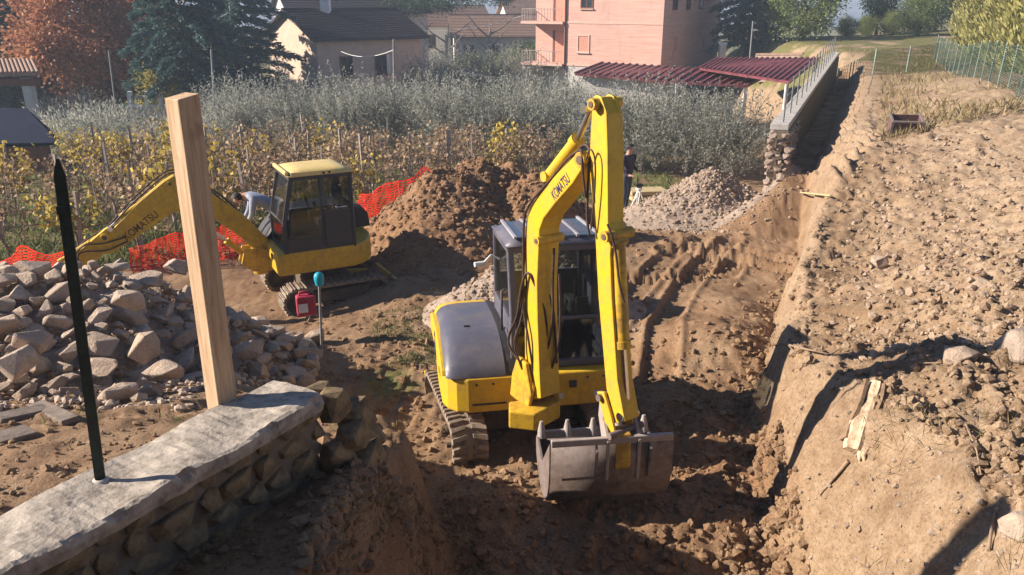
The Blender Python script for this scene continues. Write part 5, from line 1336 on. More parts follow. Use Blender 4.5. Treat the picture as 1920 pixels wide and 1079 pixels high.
# house with dark roof
def gable_house(label, corner, Y, ang, wf, dg, hz_, rise, mat_wall, mat_roof, zb, over=.5, name='house', ridge_along_front=True):
    c = Vector((corner.x, Y, zb)); u = Vector((math.cos(ang), math.sin(ang), 0)); n = Vector((math.sin(ang), -math.cos(ang), 0))
    h = thing(name, label, 'house', c); F1 = Face(c, u, n); F2 = Face(c, -n, -u)
    q = MB(); F1.slab(q, 0, -1.2, wf, hz_, -dg, 0); 
    q.add([F1.p(0,hz_,0), F1.p(0,hz_,-dg), F1.p(0,hz_+rise,-dg/2), F1.p(wf,hz_,0), F1.p(wf,hz_,-dg), F1.p(wf,hz_+rise,-dg/2)], [(0,2,1),(3,4,5),(0,3,5,2),(1,2,5,4)])
    q.build('wall', mat_wall, h)
    for sd in (0, 1):
        s_ = rise/(dg/2); e = (over, -dg-over)[sd]; ze = hz_-over*s_
        q = MB(); vs = [F1.p(-over, ze, e), F1.p(wf+over, ze, e), F1.p(wf+over, hz_+rise, -dg/2), F1.p(-over, hz_+rise, -dg/2)]
        q.add(vs + [v_+Vector((0,0,.16)) for v_ in vs], [(0,3,2,1),(4,5,6,7),(0,1,5,4),(1,2,6,5),(2,3,7,6),(3,0,4,7)])
        ro = q.build('roof', mat_roof, h)
        for k in range(14):
            f = (k+.5)/14; a = vs[0].lerp(vs[3], f)+Vector((0,0,.18)); b = vs[1].lerp(vs[2], f)+Vector((0,0,.18)); q = MB(); q.bar(a, b, .05, .05); q.build('tile_course', mat_roof, ro)
    q = MB(); q.bar(F1.p(-over,hz_+rise+.17,-dg/2), F1.p(wf+over,hz_+rise+.17,-dg/2), .25, .16); q.build('ridge', mat_roof, h)
    return h, F1, F2
cH = at_y(598, 150, 62)
hs, F1, F2 = gable_house('two storey house with peach gable and dark roof behind the conifer', cH, 62, math.radians(38), 9.2, 9.2, 5.3, 1.9, M['peach'], M['roofdark'], -3.2)
F1.win(hs, 1.9, 2.5, 2.8, 3.9, M['window']); F1.win(hs, 4.9, 2.5, 5.8, 3.9, M['window'])
q = MB(); F1.slab(q, 5.85, 2.5, 6.15, 3.95, .02, .07); q.build('shutter', M['white'], hs)
q = MB(); q.box((-.35,-.35,0),(.35,.35,1.2), Matrix.Translation(F1.p(3, 6.9, -4.2))); q.build('chimney', M['white'], hs)
for lab, px, Y, a, w, d_, h_, rs_, mw, mr, zz in (
   ('large grey house rising behind the dark roofed house', 545, 82, .45, 14, 9, 7.3, 2.2, M['plaster'], M['roofdark'], -3.6),
   ('far white house with dark roof left of the umbrella pines', 780, 100, .3, 9, 8, 6.2, 2.0, M['white'], M['claytile'], -4.2),
   ('far low house between the bare umbrella pine trunks', 850, 96, .1, 10, 7, 5.2, 2.0, M['plaster'], M['claytile'], -4.2),
   ('small white house next to the upper balcony', 955, 110, .2, 8, 7, 7.4, 1.8, M['white'], M['claytile'], -4.4)):
    p = at_y(px, 20, Y); hh, G1, G2 = gable_house(lab, p, Y, a, w, d_, h_, rs_, mw, mr, zz)
    for u in (1.2, 4.2): G1.win(hh, u, h_-2.6, u+1.0, h_-1.2, M['window'])
# dark red corrugated shed roofs
def shed(label, pts, thick, posts, wallpts=None):
    """pts: four roof corners (front-left, front-right, back-right, back-left)"""
    P_ = [Vector(p) for p in pts]; s = thing('shed', label, 'shed', (P_[0].x, P_[0].y, hb(P_[0].x, P_[0].y)))
    q = MB(); q.add(P_ + [p+Vector((0,0,thick)) for p in P_], [(0,3,2,1),(4,5,6,7),(0,1,5,4),(1,2,6,5),(2,3,7,6),(3,0,4,7)]); r_ = q.build('roof', M['roofred'], s)
    n = int((P_[1]-P_[0]).length/.42)
    for k in range(n+1):
        f = k/n; a = P_[0].lerp(P_[1], f); b = P_[3].lerp(P_[2], f); q = MB(); q.bar(a+Vector((0,0,thick+.03)), b+Vector((0,0,thick+.03)), .12, .09); q.build('roof_rib', M['roofred'], r_)
    for i in posts:
        p = P_[i].lerp(sum(P_, Vector())/4, .05); q = MB(); q.bar(Vector((p.x,p.y,hb(p.x,p.y)-.5)), p, .14); q.build('post', M['white'], s)
    if wallpts:
        a, b = P_[wallpts[0]].lerp(P_[2], .06), P_[wallpts[1]].lerp(P_[3], .06); q = MB(); zg = min(hb(a.x,a.y), hb(b.x,b.y))-.6; nn = (b-a).cross(Vector((0,0,1))).normalized()*-.2
        vs = [Vector((a.x,a.y,zg)), Vector((b.x,b.y,zg)), b-Vector((0,0,.05)), a-Vector((0,0,.05))]; q.add(vs+[v_+nn for v_ in vs], [(0,1,2,3),(7,6,5,4),(0,4,5,1),(1,5,6,2),(2,6,7,3),(3,7,4,0)]); q.build('wall', M['plaster'], s)
    return s
shed('long shed with dark red corrugated roof below the pink block', [at_y(1078,142,47), at_y(1262,158,45), at_y(1308,132,51), at_y(1130,121,55)], .12, (), (0,1))
shed('open shed with dark red corrugated roof ending at the stone wall', [at_y(1265,158,43), at_y(1400,165,42), at_y(1440,144,46), at_y(1305,133,47)], .12, (0,1))
shed('upper dark red corrugated canopy running up to the wall coping', [at_y(1312,132,46), at_y(1480,158,38), at_y(1537,113,47), at_y(1345,113,54)], .12, (1,2))
# little garden wall and gate posts beyond the sheds
gw = thing('garden_wall', 'small rubble garden wall with tile coping below the big bush', 'wall', at_y(1425,105,58))
a, b = at_y(1420,112,58), at_y(1545,112,54)
q = MB(); q.bar(a+Vector((0,0,-.6)), b+Vector((0,0,-.6)), .4, 1.8); q.build('body', M['pinkstone'], gw)
q = MB(); q.bar(a+Vector((0,0,.36)), b+Vector((0,0,.36)), .5, .12); q.build('coping', M['claytile'], gw)
gp_ = thing('gate_pillar', 'pale gate pillar with a ball top next to the pink block', 'pillar', at_y(1353,110,62))
p = at_y(1353,110,62); q = MB(); q.bar(p+Vector((0,0,-1.5)), p+Vector((0,0,1.0)), .45); q.build('shaft', M['plaster'], gp_); q = MB(); q.bar(p+Vector((0,0,1.0)), p+Vector((0,0,1.14)), .62, .14, up=(0,1,0)); q.build('cap', M['white'], gp_)
# pavilion at the left with clay tiles and the dark pitched roof before it
pv = thing('pavilion', 'open pavilion with clay tiled roof and a pale pillar at the left edge', 'building', (at_y(50,200,40).x, 40, hb(-22,40)))
e0, e1, e2, e3 = at_y(-120,146,40), at_y(72,143,40), at_y(60,118,44), at_y(-120,118,44)
q = MB(); q.add([e0,e1,e2,e3]+[p+Vector((0,0,.14)) for p in (e0,e1,e2,e3)], [(0,3,2,1),(4,5,6,7),(0,1,5,4),(1,2,6,5),(2,3,7,6),(3,0,4,7)]); rf = q.build('roof', M['claytile'], pv)
for k in range(24):
    f = k/23; a = e0.lerp(e1,f)+Vector((0,0,.17)); b = e3.lerp(e2,f)+Vector((0,0,.17)); q = MB(); q.tube([a,b], .085, 6); q.build('tile_row', M['claytile'], rf)
for px in (-40, 50):
    p = at_y(px,146,40.3); q = MB(); q.bar(Vector((p.x,p.y,hb(p.x,p.y)-.4)), p, .42); q.build('pillar', M['plaster'], pv)
p0, p1 = at_y(-120,156,40.2), at_y(72,154,40.2); q = MB(); q.bar(p0,p1,.3,.35); q.build('beam', M['brownframe'], pv)
sh = thing('garden_shed', 'low garden shed under a dark pitched roof among the vines', 'shed', (at_y(20,262,31).x, 31, hb(-17,31)))
r0, r1, r2, r3 = at_y(-160,276,30), at_y(112,270,30), at_y(50,206,33), at_y(-160,206,33)
r4, r5 = at_y(112,262,36), at_y(-160,262,36)
M['navyroof'] = simple('navy_sheet_roof', (0.012,0.017,0.038), .8, .2, 2, spec=.1)
q = MB(); q.add([r0,r1,r2,r3], [(0,1,2,3)]); q.build('roof', M['navyroof'], sh, solid=.12)
q = MB(); q.add([r2,r3,r5,r4], [(0,1,2,3)]); q.build('roof', M['navyroof'], sh, solid=.12)
q = MB(); q.add([Vector((p.x+dx,p.y,z_)) for p, dx in ((r0,.3),(r1,-.5),(r4,-.5),(r5,.3)) for z_ in (hb(p.x,p.y)-.5, p.z-.1)], [(0,2,3,1),(2,4,5,3),(4,6,7,5),(6,0,1,7)]); q.build('wall', M['brownframe'], sh)
# white balustrade, poles, washing lines
bl = thing('balustrade', 'short white concrete balustrade beyond the vines beside the timber post', 'fence', at_y(265,205,46))
for px in (243,275,300):
    p = at_y(px,205,46); q = MB(); q.bar(p-Vector((0,0,.6)), at_y(px,172,46), .22); q.build('post', M['white'], bl)
for py in (182,198):
    q = MB(); q.bar(at_y(243,py,46), at_y(300,py+1,46), .12, .14); q.build('rail', M['rail'] if py == 182 else M['white'], bl)
q = MB(); q.bar(at_y(240,203,46)-Vector((0,0,.2)), at_y(312,204,46)-Vector((0,0,.2)), .3, .6); q.build('plinth', M['plaster'], bl)
for x0,y0,x1,y1,Y,r_,lab in ((403,245,396,93,40,.05,'thin leaning grey pole right of the timber post'),(736,170,738,74,44,.06,'tall thin washing line pole in front of the house'),(210,170,204,95,50,.05,'thin dead sapling pole below the autumn tree'),(1408,95,1412,40,55,.05,'thin dark pole in front of the blue cedar')):
    q = MB(); b = at_y(x0,y0,Y); q.tube([Vector((b.x,Y,min(b.z, hb(b.x,Y)))), at_y(x1,y1,Y)], r_, 6); prop(q.build('pole', M['post_grey'], None, b), lab, 'pole')
for a, b, Y0, Y1, sag, r_, lab in (((640,97),(738,94),58,44,.35,.02,'pale washing line hanging between the house wall and its pole'),((856,133),(1020,145),50,56,.25,.035,'long pale pipe or line strung before the far olives'),((150,92),(330,78),60,60,.4,.02,'thin cable crossing in front of the autumn tree'),((738,52),(985,28),85,85,.8,.025,'thin cable in front of the umbrella pines')):
    A, B = at_y(*a,Y0), at_y(*b,Y1); q = MB(); q.tube([A.lerp(B,t/8)-Vector((0,0,sag*4*(t/8)*(1-t/8))) for t in range(9)], r_, 5); prop(q.build('cable', M['white'], None, A), lab, 'cable')
# ---------------------------------------------------------------- far trees
TT = [trunk_mesh('trunk', 300+i, 4.0, .18, M['bark'], 6, .8) for i in range(2)]
def put(name, label, cat, px, Y, crown, trunk, sc=1.0, grp=None, zoff=0):
    p = at_y(px, 100, Y); return tree(name, label, cat, (p.x, Y, hb(p.x, Y)-.1+zoff), crown, trunk, px*.1, sc, grp)
aut = [clump_crown(310+i, M['autumn'], (3.6,3.4,4.1), 5.4, 110, 170, 1.15, .26, .2) for i in range(2)]
put('autumn_tree', 'tall broadleaf tree in rusty autumn colours left of the conifer', 'tree', 150, 56, aut[0], TT[0], 1.05, 'autumn trees')
put('autumn_tree', 'second russet tree standing in the shade behind the first', 'tree', 250, 62, aut[1], TT[1], 1.0, 'autumn trees')
ced = [cedar_crown(320, M['cedar'], 13, 3.9, 19), cedar_crown(321, M['cedar'], 13, 3.4, 18), cedar_crown(322, M['cedar'], 9, 3.2, 14)]
TC = trunk_mesh('trunk', 330, 8, .2, M['bark'], 0)
put('cedar', 'dark blue green cedar behind the timber post', 'cedar', 345, 50, ced[0], TC, (1.05,1.05,1.0), 'blue green cedars')
put('cedar', 'ragged cedar with drooping boughs in front of the sunlit gable', 'cedar', 447, 61, ced[1], TC, (1.25,1.25,1.1), 'blue green cedars')
put('cedar', 'dark cedar filling the top left corner', 'cedar', 10, 60, ced[2], TC, (1.4,1.4,1.25), 'blue green cedars')
put('cedar', 'layered blue cedar next to the pink block', 'cedar', 1405, 66, ced[2], TC, (.95,.95,1.02), 'blue green cedars')
dk = [clump_crown(340+i, M['dark_leaf'], (2.6,2.6,3.0), 3.2, 60, 150, 1.1, .24, .14) for i in range(2)]
for px, Y, s_, lab in ((60,64,1.4,'dark evergreen left of the rusty tree'),(300,66,1.2,'dark evergreen behind the two cedars'),(225,60,.7,'dark shrub under the rusty trees'),(-40,58,1.1,'dark evergreen cut by the left edge')): put('evergreen_tree', lab, 'tree', px, Y, dk[px % 2], TT[0], s_, 'dark evergreens on the left')
yb = clump_crown(345, M['yellow_bush'], (.8,.8,1.4), 1.5, 26, 90, .5, .16, .09); put('shrub', 'small yellowing shrub beside the conifer foot', 'bush', 285, 47, yb, None, 1.3)
bs_ = [clump_crown(350+i, M['bush_leaf'], (2.7,2.5,2.6), 2.7, 85, 170, .9, .17, .10) for i in range(3)]
put('bushy_tree', 'big rounded light green tree above the rubble garden wall', 'tree', 1500, 60, bs_[0], TT[0], (1.0,1.0,.95), 'round green trees')
for i, (px, Y, s_, lab) in enumerate(((1583,62,.30,'small round tree in the gap right of the big rounded tree'),(1618,64,.30,'round bush below the patch of sky'),(1668,64,.34,'round bush left of the tall hedge'),(1715,60,.6,'round bush touching the tall hedge'))):
    put('bushy_tree', lab, 'tree', px, Y, bs_[i % 3], TT[1], s_, 'round green trees')
for px, Y, s_, lab in ((1637,67,.9,'dark tall tree between two patches of sky'),(1745,66,1.0,'dark tall tree behind the hedge corner')): put('evergreen_tree', lab, 'tree', px, Y, dk[px % 2], TT[0], (s_*.6,s_*.6,s_*1.05), 'dark trees beyond the terrace')
cy = [column_crown(360+i, M['cypress'], 7.2, 1.15, 7000) for i in range(4)]
k = 0
for i in range(15):
    p = Vector((14.0,19.3,0)).lerp(Vector((25.0,46.5,0)), i/14); s_ = rv.uniform(.92,1.12)
    tree('cypress', (['nearest','second','third','fourth','fifth','sixth','seventh','eighth','ninth','tenth','eleventh','twelfth','thirteenth','fourteenth','last'][i] + ' yellow green cypress of the hedge, counting from the near end'), 'cypress', (p.x+.9, p.y, hb(p.x,p.y)-.2), cy[i % 4], None, rv.uniform(0,6), (s_*1.12,s_*1.12,s_), 'cypress hedge behind the fence')
# umbrella pines with bare forked trunks
for px, Y, h_, lab in ((768,88,8,'umbrella pine left of the far houses'),(835,86,8.5,'umbrella pine with forked trunk above the far olives'),(915,92,9,'umbrella pine beside the far white house')):
    p = at_y(px,60,Y); zg = hb(p.x,Y); tr_ = trunk_mesh('trunk', px, h_*.62, .26, M['greybark'], 6, 1.1); cr = clump_crown(px, M['dark_leaf'], (3.0,3.0,.9), h_+.2, 34, 110, 1.0, .3, .08, flat=.5)
    tree('umbrella_pine', lab, 'pine', (p.x,Y,zg), cr, tr_, 0, 1.0, 'umbrella pines')
for i, (px, Y, s_) in enumerate(((700,78,.7),(760,74,.55),(880,80,.7),(940,76,.7),(985,84,.9),(620,90,1.1))):
    put('bushy_tree', ['green shrub behind the dark house roof','low shrub at the roof corner of the dark roofed house','green shrub under the umbrella pine','green shrub left of the pink block','tall shrub touching the pink block','tree behind the large grey house'][i], 'tree', px, Y, bs_[i % 3], TT[0], s_, 'green shrubs among the far houses')
# far wooded hills closing the view, distance haze partly put into their colour
xs = np.linspace(-900, 900, 260); hills_V = []; 
def hills(name, Y0, base, amp, seed, col1, col2):
    y_ = np.linspace(Y0, Y0+400, 12); X_, Y_ = np.meshgrid(xs, y_); f = (Y_-Y0)/400
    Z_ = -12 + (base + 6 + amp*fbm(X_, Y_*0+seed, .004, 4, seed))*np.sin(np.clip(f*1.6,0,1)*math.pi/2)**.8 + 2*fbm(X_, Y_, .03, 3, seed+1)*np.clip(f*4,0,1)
    m_ = simple(name+'_hazed_woods', col1, .95, .35, .05, c2=col2, bump=.6, bscale=.4, bdist=2.0); prop(sheet(name, X_, Y_, Z_, m_), kind='structure')
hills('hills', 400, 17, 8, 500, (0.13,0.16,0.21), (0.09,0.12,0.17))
# pale air over the valley
hv = MB(); hv.box((-960,-25,-16),(960,830,30)); nt = NT('valley_haze'); pv_ = nt.n("ShaderNodeVolumePrincipled"); pv_.inputs['Color'].default_value = (.72,.84,1,1); pv_.inputs['Density'].default_value = .0012; pv_.inputs['Anisotropy'].default_value = 0.0
nt.l(pv_.outputs[0], nt.out.inputs[1]); prop(hv.build('haze', nt.m), kind='stuff')
# ---------------------------------------------------------------- unseen house the picture is taken from, added to block sky light
hb_ = thing('house', 'unseen plain ochre house behind the camera, added to block sky light', 'house', (0,-1.6,0))
q = MB(); q.box((-5.2,-9,-.3),(9,-1.5,8.6)); q.build('wall', simple('ochre_plaster', (0.30,0.22,0.13), .9, .12, 2), hb_)
q = MB(); q.box((-5.8,-9.5,8.6),(9.6,-.8,8.85)); q.build('eaves', M['claytile'], hb_)
for x in (-3.5, 2.2, 5.8):
    q = MB(); q.box((x,-1.5,3.4),(x+1.2,-1.44,5.6)); q.build('window', M['window'], hb_)
# ---------------------------------------------------------------- workers
M['skin'] = simple('skin', (0.42,0.24,0.17), .6, .1); M['hair'] = simple('dark_hair', (0.02,0.016,0.015), .6, .2)
M['shirt'] = simple('pale_blue_shirt', (0.30,0.34,0.44), .9, .2, 8, bump=.4); M['trousers'] = simple('dark_trousers', (0.05,0.055,0.08), .9, .2)
M['jacket'] = simple('dark_plum_jacket', (0.055,0.04,0.06), .9, .3, 8, bump=.4); M['sleeve'] = simple('grey_sleeve', (0.33,0.30,0.36), .9, .2)
M['boots'] = simple('boots', (0.05,0.035,0.025), .8, .2)
def person(label, base, yaw, J, bones, mats, matof, hair_dir, grp='workers on the site'):
    """one skinned body; J joint -> (position, radius)"""
    names = list(J); me = bpy.data.meshes.new('body'); me.from_pydata([J[k][0] for k in names], [(names.index(a), names.index(b)) for a, b in bones], [])
    o = bpy.data.objects.new('body', me); COL.objects.link(o); sk = o.modifiers.new('s', 'SKIN'); sk.use_smooth_shade = True
    for i, k in enumerate(names):
        r_ = J[k][1]; me.skin_vertices[0].data[i].radius = (r_, r_) if not isinstance(r_, tuple) else r_; me.skin_vertices[0].data[i].use_root = (k == 'pelvis')
    ss = o.modifiers.new('ss', 'SUBSURF'); ss.levels = 2; ss.render_levels = 2
    bpy.context.view_layer.update(); dg = bpy.context.evaluated_depsgraph_get(); m2 = bpy.data.meshes.new_from_object(o.evaluated_get(dg)); bpy.data.objects.remove(o)
    m2.materials.clear(); [m2.materials.append(M[m]) for m in mats]
    segs = [(Vector(J[a][0]), Vector(J[b][0]), matof(a, b)) for a, b in bones]
    for f in m2.polygons:
        c = f.center; best = (9, 0)
        for a, b, mi in segs:
            d = b-a; t = max(0, min(1, (c-a).dot(d)/max(1e-6, d.length_squared))); e = (c-a-d*t).length; best = min(best, (e, mi))
        f.material_index = best[1]
    root = thing('person', label, 'person', base, grp); root.rotation_euler = (0,0,yaw)
    b = bpy.data.objects.new('body', m2); COL.objects.link(b); b.parent = root
    h = Vector(J['head'][0]); hd = Vector(hair_dir).normalized(); bm = bmesh.new(); bmesh.ops.create_uvsphere(bm, u_segments=14, v_segments=10, radius=.118)
    for v in [v for v in bm.verts if v.co.normalized().dot(hd) < -.12]: bm.verts.remove(v)
    for v in bm.verts: v.co += h + hd*.012
    hm = bpy.data.meshes.new('hair'); bm.to_mesh(hm); bm.free(); hm.materials.append(M['hair']); ho = bpy.data.objects.new('hair', hm); COL.objects.link(ho); ho.parent = root
    return root
def hands(J, bones, side, wrist, direction):
    w = Vector(wrist); d = Vector(direction).normalized(); s_ = d.cross(Vector((0,0,1))); s_ = s_.normalized() if s_.length > .1 else Vector((1,0,0))
    J['palm'+side] = (tuple(w+d*.07), .034); bones.append(('wrist'+side, 'palm'+side))
    for i, (off, L_) in enumerate(((-.03,.07),(-.01,.085),(.01,.08),(.03,.06))):
        a = w+d*.105+s_*off; b = a+d*L_*.5+Vector((0,0,-.008)); c = b+d*L_*.4+Vector((0,0,-.025))
        for n_, p_ in zip('abc', (a,b,c)): J[f'f{side}{i}{n_}'] = (tuple(p_), .0095)
        bones += [('palm'+side, f'f{side}{i}a'), (f'f{side}{i}a', f'f{side}{i}b'), (f'f{side}{i}b', f'f{side}{i}c')]
    a = w+d*.05+s_*-.045; b = a+d*.04+s_*-.02; J[f't{side}a'] = (tuple(a), .011); J[f't{side}b'] = (tuple(b), .0095); bones += [('palm'+side, f't{side}a'), (f't{side}a', f't{side}b')]
# worker bending over behind the smaller excavator (local: faces -x)
J = {'pelvis':((.12,0,.95),(.15,.13)),'waist':((.05,0,1.08),(.15,.12)),'chest':((-.20,0,1.25),(.19,.14)),'neckb':((-.40,0,1.30),.085),'neck':((-.46,0,1.29),.06),'head':((-.56,0,1.24),.10),'crown':((-.60,0,1.20),.085),
     'hipL':((.10,.11,.90),.095),'kneeL':((-.02,.13,.50),.068),'ankL':((.08,.14,.09),.05),'toeL':((-.10,.15,.045),.045),'hipR':((.10,-.11,.90),.095),'kneeR':((-.06,-.13,.50),.068),'ankR':((.04,-.14,.09),.05),'toeR':((-.14,-.15,.045),.045),
     'shL':((-.28,.19,1.26),.075),'elbowL':((-.36,.24,.98),.052),'wristL':((-.50,.20,.76),.036),'shR':((-.28,-.19,1.26),.075),'elbowR':((-.34,-.25,.98),.052),'wristR':((-.48,-.20,.76),.036)}
BN = [('pelvis','waist'),('waist','chest'),('chest','neckb'),('neckb','neck'),('neck','head'),('head','crown'),('pelvis','hipL'),('hipL','kneeL'),('kneeL','ankL'),('ankL','toeL'),('pelvis','hipR'),('hipR','kneeR'),('kneeR','ankR'),('ankR','toeR'),('chest','shL'),('shL','elbowL'),('elbowL','wristL'),('chest','shR'),('shR','elbowR'),('elbowR','wristR')]
b1 = list(BN); hands(J, b1, 'L', J['wristL'][0], (-.5,-.1,-.6)); hands(J, b1, 'R', J['wristR'][0], (-.5,.1,-.6))
def mo(a, b):
    s_ = a+b
    if 'ank' in a and 'toe' in b: return 3
    if 'hip' in b or 'knee' in b or 'ank' in b: return 2
    if b in ('neck','head','crown') or 'wrist' in a or 'palm' in s_ or b[0] in 'ft' and len(b) <= 4 and b not in ('toeL','toeR'): return 0
    return 1
wp_ = Vector((-4.60,14.78,0)); person('worker in a pale blue shirt bending forward behind the smaller excavator cab', (wp_.x, wp_.y, .10), .35, J, b1, ['skin','shirt','trousers','boots'], mo, (.35,0,.9))
# worker standing by the tripod (local: faces -x, one hand raised to the chest)
J2 = {'pelvis':((0,0,.95),(.15,.12)),'waist':((0,0,1.12),(.15,.115)),'chest':((-.03,0,1.36),(.19,.135)),'neckb':((-.03,0,1.50),.09),'neck':((-.05,0,1.57),.06),'head':((-.07,0,1.66),.098),'crown':((-.06,0,1.74),.088),
     'hipL':((0,.11,.90),.095),'kneeL':((-.05,.13,.50),.068),'ankL':((.02,.14,.09),.05),'toeL':((-.16,.16,.045),.045),'hipR':((0,-.11,.90),.095),'kneeR':((.03,-.13,.50),.068),'ankR':((.10,-.14,.09),.05),'toeR':((-.08,-.16,.045),.045),
     'shL':((-.03,.20,1.43),.078),'elbowL':((0,.27,1.16),.055),'wristL':((-.20,.22,1.02),.036),'shR':((-.03,-.20,1.43),.078),'elbowR':((.04,-.29,1.16),.055),'wristR':((-.18,-.22,1.06),.036)}
b2 = list(BN); hands(J2, b2, 'L', J2['wristL'][0], (-1,0,.1)); hands(J2, b2, 'R', J2['wristR'][0], (-1,0,.1))
def mo2(a, b):
    r_ = mo(a, b); return r_
wp_ = at_y(1172, 400, 20.2); person('worker in a dark plum jacket standing behind the survey tripod', (wp_.x, 20.2, hb(wp_.x,20.2)+.12), 2.4, J2, b2, ['skin','jacket','trousers','boots'], mo2, (.45,0,.8))
# ---------------------------------------------------------------- survey tripod
tp = on_ground(1195, 414); tz = 1.0; tri = thing('survey_tripod', 'pale survey tripod standing on the pit floor beside the excavator arm', 'tripod', tp)
hd = tp + Vector((0,0,.80))
for a in (0.2, 2.3, 4.4):
    ft = tp + Vector((.36*math.cos(a), .36*math.sin(a), -.02)); lg = MB(); s_ = (ft-hd).cross(Vector((0,0,1))).normalized()*.03
    lg.bar(hd+s_, ft, .022); lg.bar(hd-s_, ft, .022); lg.bar(hd.lerp(ft,.5)+s_*.7, hd.lerp(ft,.5)-s_*.7, .02); lg.build('leg', M['white'], tri)
q = MB(); q.cyl(hd-Vector((0,0,.01)), hd+Vector((0,0,.04)), .08, 12); q.build('head_plate', M['white'], tri)
q = MB(); q.box((-.06,-.05,.04),(.06,.05,.15), Matrix.Translation(hd)); q.cyl(hd+Vector((-.09,0,.10)), hd+Vector((.09,0,.10)), .03, 10); q.build('level_instrument', M['dark_paint'], tri)
# ---------------------------------------------------------------- boards, trough, roots, rod
M['formwork'] = simple('yellow_formwork', (0.46,0.36,0.19), .8, .2, 6)
bp_ = at_y(1212, 372, 21.3); zg = hb(bp_.x, 21.3)
for i, (dx, dy, dz, w_, lab) in enumerate(((0,0,.22,1.0,'yellow formwork panel lying on top of the board stack by the pit edge'),(.05,.05,.08,1.15,'lower yellow formwork panel of the board stack by the pit edge'))):
    q = MB(); q.box((-w_/2,-.3,-.05),(w_/2,.3,.05), Matrix.Translation((bp_.x+dx, 21.3+dy, zg+dz+.35)) @ Matrix.Rotation(.15+.1*i,4,'Z')); prop(q.build('formwork_panel', M['formwork'], None, (bp_.x+dx,21.3+dy,zg+dz), bevel=.01), lab, 'board', 'boards stacked by the pit edge')
# steel trough half buried on the terrace
tb = on_ground(1690, 252); tr_ = thing('steel_trough', 'open rusty box with pale rims half buried in the terrace soil', 'trough', tb)
M['rustsheet'] = simple('rusty_sheet', (0.14,0.075,0.07), .8, .3, 6); Mt_ = Matrix.Translation(tb+Vector((.1,0,-.02))) @ Matrix.Scale(.72, 4) @ Matrix.Rotation(-.25,4,'Z') @ Matrix.Rotation(.25,4,'X')
for a, b in (((-.42,-.03,-.3),(.42,.02,.42)),((-.46,0,-.3),(-.42,.7,.42)),((.42,0,-.3),(.46,.7,.42)),((-.42,.66,-.3),(.42,.7,.42))):
    q = MB(); q.box(a, b, Mt_); q.build('side_sheet', M['rustsheet'], tr_)
for a, b in (((-.48,-.06,.42),(.48,.02,.47)),((-.50,-.08,-.3),(-.42,-.01,.44)),((.42,-.08,-.3),(.50,-.01,.44)),((-.48,.02,.42),(-.42,.72,.47)),((.42,.02,.42),(.48,.72,.47))):
    q = MB(); q.box(a, b, Mt_); q.build('rim', M['steel'], tr_)
# torn root stump on the bank
M['rawwood'] = simple('raw_torn_wood', (0.58,0.43,0.29), .8, .25, 14, c2=(.30,.19,.11), bump=.7, bscale=30)
s0, s1 = on_ground(1600, 862), on_ground(1642, 728); s0 = Vector((s0.x,s0.y,hz(s0.x,s0.y)+.12)); s1 = Vector((s1.x,s1.y,hz(s1.x,s1.y)+.13))
stp = thing('root_stump', 'torn root with bright bare wood lying on the cut bank', 'stump', s0)
r_ = random.Random(4); rows = []; axs = (s1-s0); e1 = axs.cross(Vector((0,0,1))).normalized(); e2 = e1.cross(axs.normalized())
for i in range(15):
    f = i/14; c = s0+axs*f + e2*(.02*math.sin(f*6)); w_ = (.082+.012*math.sin(f*6+.5)+.006*math.sin(f*23))*(1-.5*f**2.2); row = []
    for k in range(14):
        t_ = 2*math.pi*k/14; jj = 1+.20*math.sin(k*2.7+f*2)+r_.uniform(-.07,.07); row.append(c + e1*(w_*jj*math.cos(t_)) + e2*(w_*.5*jj*math.sin(t_)))
    rows.append(row)
q = MB(); q.grid(rows, closed=True, smooth=False); q.add(rows[0], [tuple(range(14))]); q.build('heartwood', M['rawwood'], stp)
q = MB()
for sx in (-1, 1):
    rows = [[s0+axs*(f) + e1*(sx*(.060+.022*(1-f)+.008*math.sin(f*9+sx))*(1+.30*k)) + e2*(.025-.04*k+.008*math.sin(f*13)) for k in range(3)] for f in np.linspace(.12,.97,12)]
    q = MB(); q.grid(rows, smooth=False); q.build('bark_strip', M['rootbark'], stp, solid=.03)
for i in range(3):
    q = MB(); a = s0 + e1*r_.uniform(-.09,.09); q.tube([a+axs*.1, a-axs*.03+e1*r_.uniform(-.02,.02), a-axs*r_.uniform(.05,.1)+e1*r_.uniform(-.04,.04)-Vector((0,0,.03))], [.03,.024,.008], 5); q.build('splinter', M['rawwood'], stp)
def root(label, pts, r0, r1, mat, name='root', lift=.04):
    P_ = [on_ground(px, py) for px, py in pts]; P_ = [Vector((p.x, p.y, hz(p.x,p.y)+lift)) for p in P_]
    q = MB(); q.tube(P_, r0, 6, r1=r1); prop(q.build(name, mat, None, P_[0]), label, 'root', 'roots sticking out of the bank')
M['rootwood'] = simple('dry_root', (0.27,0.19,0.13), .9, .3, 20)
root('long thin root trailing along the bank crest below the excavator shadow', [(1462,648),(1500,668),(1555,672),(1600,650),(1640,655)], .014, .006, M['rootwood'])
root('thin root running down from the torn stump', [(1590,870),(1560,905),(1535,940)], .018, .006, M['rootwood'])
root('short curved root at the bank crest', [(1455,640),(1470,660),(1492,672)], .012, .005, M['rootwood'])
root('twig lying on the soil right of the torn stump', [(1810,800),(1830,850),(1842,880)], .010, .005, M['rootwood'])
root('pale twig at the lower right corner', [(1852,1040),(1860,985),(1866,960)], .012, .006, M['rootwood'])
root('thin twig on the rubble above the torn stump', [(1660,650),(1720,690),(1760,705)], .010, .004, M['rootwood'])
pp = [on_ground(1500,371), on_ground(1556,379)]; q = MB(); q.tube([p+Vector((0,0,.12)) for p in pp], .022, 6); prop(q.build('rod', M['formwork'], None, pp[0]), 'thin pale rod stuck across the clawed bank face', 'rod')
